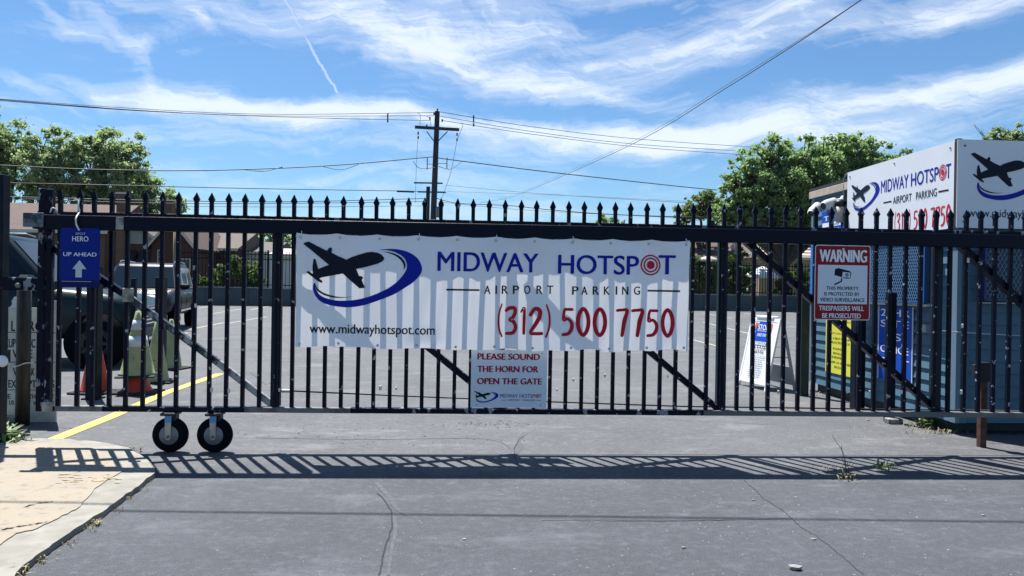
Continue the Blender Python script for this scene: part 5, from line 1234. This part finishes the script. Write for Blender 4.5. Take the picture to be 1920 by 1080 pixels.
for px, py in ((801, 307), (838, 306)):
    q = gy(px, py, PY - .3); MB().box((q.x - pb.x - .03, -.3, q.z - .4), (q.x - pb.x + .03, -.24, q.z + .4), darkmetal).build('spacer_bar', up_)
    MB().beam((q.x - pb.x, -.2, q.z), pole_at(q.z), .03, .03, darkmetal).build('spacer_arm', up_)
p2 = gy(800, 420, 75); t2 = gy(803, 350, 75); u2 = empty('utility_pole', (p2.x, 75, 0), 0, 'shorter farther utility pole just left behind the main pole', 'utility pole')
MB().tube([(0, 0, 0), (t2.x - p2.x, 0, t2.z)], [.24, .20], wood, 10).build('pole', u2)
for pxa, pxb, py in ((776, 830, 343), (783, 836, 360)):
    a, b_ = gy(pxa, py - .5, 74.7), gy(pxb, py + .5, 74.7); MB().beam((a.x - p2.x, -.25, a.z), (b_.x - p2.x, -.25, b_.z), .10, .14, wood).build('crossarm', u2)
def cable(pts, rad, lab, m=wirem, name='overhead_cable', grp='overhead cables'):
    P = [gy(px, py, Y) for px, py, Y in pts]; o = MB().tube(spline(P, 10), rad, m, 5, False).build(name); tagk(o, lab, 'cable', grp); return o
cable([(-60, 181, 44), (250, 203, 46), (500, 214, 48), (820, 211, PY)], .02, 'upper of the three cables running left from the pole top')
cable([(-60, 182, 44), (250, 206, 46), (500, 217, 48), (814, 217, PY)], .02, 'middle of the three cables running left from the pole top')
cable([(-60, 184, 44), (250, 207, 46), (520, 219, 48), (806, 226, PY)], .02, 'lowest of the three cables running left from the pole top')
cable([(820, 209, PY), (1000, 238, 56), (1200, 261, 60), (1460, 279, 66)], .02, 'upper of the three cables running right from the pole top')
cable([(820, 217, PY), (1000, 247, 56), (1200, 271, 60), (1460, 287, 66)], .02, 'middle of the three cables running right from the pole top')
cable([(829, 226, PY), (1000, 252, 56), (1200, 276, 60), (1420, 292, 65)], .02, 'lowest of the three cables running right from the pole top')
cable([(-20, 309, 46), (150, 317, 47), (320, 320, 48), (480, 317, 49), (640, 309, 50), (812, 294, PY)], .035, 'thick bundled cable from the left to the pole middle')
cable([(455, 318, 49), (495, 321, 49), (530, 313, 49.3)], .02, 'small drooping loop on the thick cable, nearer its left end'); cable([(600, 311, 49.6), (640, 318, 49.8), (680, 305, 50.2)], .02, 'small drooping loop on the thick cable, nearer the pole')
cable([(820, 296, PY), (865, 302, 52.5), (1050, 325, 55), (1350, 357, 62), (1560, 372, 66)], .035, 'thick cable running right from the pole middle into the trees')
cable([(775, 302, PY - .4), (784, 314, PY - .4), (800, 316, PY - .4), (815, 314, PY - .4)], .018, 'slack jumper loop left of the main pole'); cable([(822, 312, PY - .4), (845, 317, PY - .4), (866, 303, 52.4)], .018, 'slack jumper loop right of the main pole')
cable([(-20, 342, 50), (200, 347, 52), (500, 354, 60), (745, 358, 72), (800, 359, 74.5)], .03, 'single cable sagging left from the far pole just above the spear points')
o = cable([(745, 358.6, 72), (776, 359.6, 73.5)], .10, 'black splice sleeve hanging on a cable left of the far pole', name='splice_sleeve', grp=None); o['category'] = 'splice'
cable([(-20, 368, 48), (300, 376, 52), (560, 378, 60), (800, 372, 74.5)], .03, 'upper low cable crossing behind the spear points at the left'); cable([(-20, 371, 48), (300, 381, 52), (560, 381, 60), (800, 378, 74.5)], .025, 'middle low cable crossing behind the spear points at the left'); cable([(340, 387, 54), (560, 388, 60), (790, 386, 74)], .018, 'thin lowest cable behind the spear points left of the pole')
cable([(815, 371, 74.5), (860, 381, 72), (950, 385, 68), (1040, 394, 64), (1150, 402, 62), (1300, 407, 60), (1520, 412, 60)], .04, 'thick low cable right of the pole, running behind the spear points')
cable([(815, 378, 74), (950, 391, 70), (1100, 400, 66), (1400, 414, 62)], .02, 'thin low cable just under the thick one right of the pole')
cable([(835, 347, 75), (1000, 362, 70), (1250, 378, 64), (1420, 386, 62)], .02, 'thin cable from the far pole arm rising over the spear points'); cable([(838, 359, 75), (1050, 366, 70), (1300, 378, 64)], .015, 'faintest thin cable right of the far pole')
cable([(783, 262, PY - .3), (780, 330, PY - .2), (779, 380, PY)], .012, 'drop wire hanging from the left end of the crossarm'); cable([(857, 262, PY - .3), (846, 320, PY), (832, 362, 54), (822, 385, 58)], .014, 'slanting drop wire from the right end of the crossarm')
cable([(787, 236, PY - .3), (788, 216, PY - .3), (783, 212, PY - .4)], .015, 'curved jumper wire above the left crossarm end'); cable([(808, 236, PY - .3), (806, 222, PY - .3), (800, 218, PY - .4)], .015, 'curved jumper wire beside the pole top'); cable([(857, 262, PY - .3), (868, 234, PY - .3), (862, 231, PY - .3)], .015, 'curved jumper wire above the right crossarm end')
for px, yy_ in ((727, (218, 224, 228)), (888, (221, 228, 236))):
    for k, y_ in enumerate(yy_):
        q = gy(px, y_ - 2, 51.5); o = MB().lathe([(.05, -.12), (.05, .12)], darkmetal, (q.x, q.y, q.z), 6).build('line_marker'); tagk(o, 'small dark marker clipped on the %s cable %s of the pole top' % (('upper', 'middle', 'lowest')[k], 'left' if px < 800 else 'right'), 'marker', 'line markers on the cables')
# the long service cable coming towards the camera
for dz_, rad, lab in ((0, .010, 'long black service cable rising diagonally to the upper right over the gate'), (5, .005, 'thin messenger wire running beside the diagonal service cable')):
    cable([(900, 381 - dz_ * .3, 62), (960, 369 - dz_ * .5, 54), (1050, 332 - dz_ * .8, 40), (1200, 263 - dz_ * .9, 25), (1360, 166 - dz_, 17.5), (1500, 77 - dz_ * .6, 13.5), (1614, 0, 11), (1760, -100, 9)], rad, lab, grp=None)
# street cable high over the driveway: out of frame, throws the thin shadow across the asphalt
for off, rad in ((0., .013),):
    z_ = 5.2; P = [Vector((x_, 4.30 + off - .042 * x_ + .385 * z_, z_ - .0025 * (9 - (x_ + 1) ** 2 * .2))) for x_ in np.linspace(-9, 11, 15)]
    o = MB().tube(P, rad, wirem, 6, False).build('overhead_cable'); tagk(o, 'street cable strung high across the driveway' if off == 0 else '', 'cable')

# ------------------------------------------------------------------ trees
def leaves(centres, radii, n, size, zbias=0., flat_=.75, shell=.55):
    """leaf quads around clump centres -> verts, faces"""
    centres = np.array(centres); radii = np.array(radii); k = rng.choice(len(centres), n, p=radii ** 2 / (radii ** 2).sum())
    d = rng.normal(size=(n, 3)); d /= np.linalg.norm(d, axis=1)[:, None]
    rr = radii[k] * np.abs(rng.normal(size=n)) * .62 + radii[k] * .15; d[:, 2] *= flat_
    P = centres[k] + d * rr[:, None]
    a = rng.normal(size=(n, 3)); a /= np.linalg.norm(a, axis=1)[:, None]
    b = np.cross(a, rng.normal(size=(n, 3))); b /= np.linalg.norm(b, axis=1)[:, None]
    s = size * (.6 + .8 * rng.random(n))[:, None]
    V = np.stack([P - a * s * .5, P + b * s * .30, P + a * s * .5, P - b * s * .30], 1).reshape(-1, 3)
    return V
def leafobj(name, V, m, parent):
    n = len(V) // 4; me = bpy.data.meshes.new(name); me.vertices.add(len(V)); me.vertices.foreach_set('co', V.astype(np.float32).ravel())
    me.loops.add(len(V)); me.loops.foreach_set('vertex_index', np.arange(len(V), dtype=np.int32)); me.polygons.add(n)
    me.polygons.foreach_set('loop_start', np.arange(0, len(V), 4, dtype=np.int32)); me.polygons.foreach_set('loop_total', np.full(n, 4, dtype=np.int32))
    me.materials.append(m); me.update(calc_edges=True); return link(name, me, parent)
def tree(name, px, Y, blobs, m, n, size, lab, cat='tree', trunk=.28, open_=.5, nclump=16, cr=.42, z0=0.):
    """blobs: crown masses as (px, py, radius_px) in the picture, standing at depth Y"""
    b0 = gy(px, 500, Y); t = empty(name, (b0.x, Y, 0), 0, lab, cat, 'trees beyond the lot' if cat == 'tree' else 'shrubs along the far fence')
    cs, rs, limbs = [], [], MB(); s = Y / F * (1.15 if cat == 'tree' else 1.1)
    n = int(n * 1.1); cr *= .78; nclump *= 1.7
    zc = []
    for (bx_, by_, br) in blobs:
        c = gy(bx_, by_, Y); R_ = br * s
        for _ in range(max(4, int(nclump * 2.2 * (br / 60)))):
            d = Vector((rng.normal(), rng.normal(), rng.normal())).normalized(); q = Vector((c.x - b0.x, 0, c.z)) + Vector((d.x, d.y * .9, d.z)) * R_ * 1.12 * rng.random() ** .45
            cs.append(tuple(q)); rs.append(R_ * cr * (.45 + .7 * rng.random()))
        zc.append((c.x - b0.x, c.z, R_))
    if trunk:
        fork = min(z for _, z, _ in zc) * .55
        limbs.tube([(0, 0, -.05), (.1, 0, fork * .5), (0, .1, fork)], [trunk * 1.3, trunk, trunk * .85], bark, 8)
        for (x_, z_, R_) in zc:
            mid = Vector((x_ * .45, rng.normal() * .3, fork + (z_ - fork) * .45)); limbs.tube([(0, .1, fork * .96), mid, (x_, 0, z_)], [trunk * .7, trunk * .45, trunk * .22], bark, 6)
            for j in range(4): q = cs[rng.integers(len(cs))]; 
        for q in cs[::2]:
            q = Vector(q); near = min(zc, key=lambda c: (c[0] - q.x) ** 2 + (c[1] - q.z) ** 2); a = Vector((near[0], 0, near[1])) * .85 + Vector((0, 0, fork)) * .15
            limbs.tube([a, a.lerp(q, .5) + Vector((rng.normal() * .2, rng.normal() * .2, .1)), q], [trunk * .22, trunk * .14, trunk * .05], bark, 4)
        limbs.build('trunk', t)
    o = leafobj('crown', leaves(cs, rs, n, size), m, t); o['kind'] = 'stuff'
    return t
if True:
    tree('locust_tree', 10, 68, [(0, 262, 42), (35, 285, 30), (-30, 300, 50), (20, 330, 36), (-40, 240, 40), (5, 380, 30)], leaf_mid, 26000, .25, 'leafy tree cut off by the left edge, tallest of the left group', cr=.34)
    tree('locust_tree', 95, 66, [(80, 275, 30), (115, 290, 34), (80, 330, 40), (120, 345, 38), (60, 375, 30), (110, 385, 30)], leaf_mid, 28000, .25, 'second tree from the left with open airy crown', cr=.34)
    tree('locust_tree', 215, 67, [(185, 265, 24), (220, 280, 36), (245, 310, 30), (190, 320, 40), (230, 350, 38), (160, 300, 24), (180, 370, 36)], leaf_mid, 32000, .25, 'rounded tree rising above the brown roof left of the pole', cr=.34)
    tree('street_tree', 300, 70, [(275, 355, 28), (305, 380, 26), (250, 385, 28), (330, 400, 16)], leaf_mid, 16000, .25, 'lower tree on the right slope of the left group')
    tree('street_tree', 470, 78, [(430, 440, 22), (470, 440, 26), (515, 445, 26), (545, 455, 20), (400, 435, 14)], leaf_dk, 9000, .30, 'dark low tree seen under the rail left of the banner')
    tree('maple_tree', 1470, 50, [(1400, 320, 30), (1440, 300, 34), (1500, 300, 38), (1560, 285, 34), (1600, 290, 36), (1650, 300, 32), (1420, 360, 40), (1480, 350, 50), (1550, 340, 50), (1620, 340, 48), (1690, 300, 20), (1400, 400, 34), (1383, 350, 26), (1380, 385, 32), (1385, 420, 30), (1368, 335, 18), (1362, 400, 22), (1450, 410, 44), (1530, 410, 48), (1680, 330, 30)], leaf_dk, 90000, .21, 'big dense dark green maple behind the shed', nclump=20, cr=.32, trunk=.4)
    tree('pale_tree', 1320, 62, [(1310, 375, 22), (1290, 395, 20), (1335, 385, 26), (1350, 405, 24), (1280, 410, 14)], leaf_lt, 9000, .24, 'pale yellow green tree at the left foot of the maple', cr=.34)
    tree('distant_tree', 1150, 120, [(1130, 416, 10), (1148, 417, 9), (1165, 420, 7)], leaf_mid, 1500, .45, 'small distant tree top just above the rail right of the banner centre', trunk=.2)
    tree('far_right_tree', 1880, 40, [(1870, 262, 18), (1900, 258, 20), (1925, 262, 22), (1850, 272, 14), (1900, 285, 24)], leaf_mid, 8000, .20, 'tree with bare twigs above the right roof sign', trunk=.2)
    b_ = MB()
    root = gy(1868, 268, 40); r = random.Random(2)
    def twig(p, d, L_, rad, k):
        q = p + d * L_; b_.tube([p, p.lerp(q, .5) + Vector((r.uniform(-.05, .05), 0, .03)), q], [rad, rad * .8, rad * .5], bark, 4)
        if k:
            for _ in range(3): twig(p.lerp(q, r.uniform(.4, 1)), (d + Vector((r.uniform(-.8, .8), r.uniform(-.5, .5), r.uniform(-.2, .4)))).normalized(), L_ * .62, rad * .55, k - 1)
    tr = [o for o in COL.objects if o.name.startswith('far_right_tree')][0]
    for px_, dd in ((1850, (-.5, 0, .9)), (1868, (-.1, 0, 1)), (1880, (.5, 0, .9)), (1912, (.3, 0, 1)), (1862, (-.7, .2, .6))):
        q = gy(px_, 272, 40) - Vector(tr.location); twig(q, Vector(dd).normalized(), .75, .022, 2)
    b_.build('bare_twigs', tr)
    # shrubs at the far fence
    def shrub(px, Y, blobs, n, lab, m=leaf_sh): tree('shrub', px, Y, blobs, m, n, .17, lab, 'shrub', trunk=.05, nclump=22, cr=.36)
    shrub(445, 45.5, [(415, 520, 18), (440, 500, 20), (450, 525, 22), (470, 505, 16), (478, 530, 14)], 7000, 'sunlit climbing shrub on the fence left of the banner')
    shrub(385, 46, [(375, 530, 12), (392, 533, 12), (365, 525, 10)], 2500, 'small pale shrub behind the purple car')
    shrub(1310, 49.5, [(1300, 490, 16), (1305, 520, 20), (1330, 510, 22), (1340, 535, 20), (1300, 545, 14), (1285, 475, 12)], 9000, 'tall shrub climbing the fence right of the banner')
    shrub(1380, 50, [(1370, 500, 18), (1385, 480, 14), (1375, 530, 20), (1395, 520, 18), (1400, 540, 14)], 8000, 'leafy shrub against the slate gate post, beyond the fence', leaf_sh)
    shrub(1475, 50.5, [(1465, 540, 16), (1480, 530, 18), (1500, 515, 18), (1505, 535, 16), (1475, 555, 12)], 7000, 'sunlit shrub on the fence just left of the shed')
    # distant tree line filling the horizon
    cs, rs = [], []
    for px_ in range(-300, 2300, 22):
        if 560 < px_ < 1280 and px_ % 3: pass
        q = gy(px_, 505 + rng.normal() * 6, 150); cs.append((q.x, 150 + rng.normal() * 6, max(2., q.z - 1))); rs.append(3.2 + rng.random() * 2)
    o = leafobj('distant_treeline', leaves(cs, rs, 26000, .9), leaf_dk, None); tagk(o, 'hazy line of distant trees beyond the houses', 'tree line', None, 'stuff')

# ------------------------------------------------------------------ weeds and small growth
def blades(name, spots, m, lab, seed, cat='weed', z=0.):
    r = random.Random(seed); b_ = MB()
    for (px, py, rx, ry, k, hh_) in spots:
        for _ in range(k):
            p = gg(px + r.gauss(0, rx), py + r.gauss(0, ry), z); a = r.uniform(0, 6.28); h_ = hh_ * r.uniform(.5, 1.3); d = Vector((math.cos(a), math.sin(a), 0)); w_ = Vector((-d.y, d.x, 0)) * h_ * .09
            m1 = p + d * h_ * .35 + Vector((0, 0, h_ * .55)); t_ = p + d * h_ * r.uniform(.7, 1.1) + Vector((0, 0, h_ * r.uniform(.4, .8)))
            b_.add([p - w_ * .5, p + w_ * .5, m1 + w_, m1 - w_, t_], [(0, 1, 2, 3), (3, 2, 4)], m)
    o = b_.build(name); return tagk(o, lab, cat, None, 'stuff')
blades('kerb_grass', [(78, 1052, 14, 5, 30, .03), (122, 1020, 12, 4, 20, .025), (165, 992, 10, 4, 26, .025), (181, 984, 4, 2, 36, .035), (215, 957, 10, 4, 24, .02), (245, 934, 7, 3, 30, .022), (266, 918, 6, 3, 24, .022), (280, 903, 5, 3, 12, .02), (140, 832, 30, 2, 30, .03), (235, 845, 18, 3, 40, .04), (40, 1075, 10, 6, 40, .05)], straw, 'dry grass tufts growing along the kerb joint', 3, 'grass')
blades('corner_weed', [(8, 826, 12, 6, 90, .13), (28, 832, 10, 4, 40, .10), (0, 800, 8, 8, 50, .12)], weedm, 'green leafy weeds at the foot of the left post', 4)
blades('crack_weed', [(1658, 878, 11, 2, 26, .045), (1655, 873, 6, 3, 12, .07)], weedm, 'green weed sprouting in the gate shadow right of the tall dry stalk', 5)
blades('shed_weed', [(1745, 799, 12, 3, 70, .11), (1735, 799, 12, 3, 30, .07)], weedm, 'green weed at the foot of the shed skirt', 6)
blades('fallen_leaves', [(1760, 812, 26, 2, 60, .05), (1720, 800, 12, 2, 30, .05), (1560, 742, 40, 3, 80, .04), (1540, 737, 20, 2, 40, .04)], straw, 'dry fallen leaves along the shed base', 7, 'leaves')
blades('dark_vine', [(3, 786, 5, 16, 110, .10)], mat('dark_vine_leaf', (.015, .03, .02), .5), 'dark trailing vine on the left post foot', 8)
st = empty('dry_stalk', gg(1588, 893), 0, 'tall thin dry weed stalk standing in the gate shadow', 'weed'); r = random.Random(8)
base = gg(1588, 893); tip = gy(1560, 815, base.y - .05); L_ = tip - base
P = [Vector((0, 0, 0)), L_ * .3 + Vector((.02, 0, 0)), L_ * .6 + Vector((.035, 0, 0)), L_ * .85 + Vector((.01, 0, 0)), L_]
MB().tube(spline(P, 4), .0035, mat('dry_stem', (.03, .035, .02), .8), 5, r1=.001).build('stem', st)
tw = MB()
for k in range(16):
    t = r.uniform(.05, .55); p = L_ * t + Vector((.025, 0, 0)); q = p + Vector((r.uniform(-.07, .03), r.uniform(-.04, .04), r.uniform(-.02, .08))); tw.tube([p, p.lerp(q, .5) + Vector((0, 0, -.01)), q], .0016, MATS['dry_stem'], 4)
tw.build('side_twigs', st)
blades('stalk_litter', [(1588, 897, 10, 4, 40, .05), (1560, 880, 22, 3, 30, .03)], straw, 'dry litter round the foot of the tall stalk', 9, 'litter')
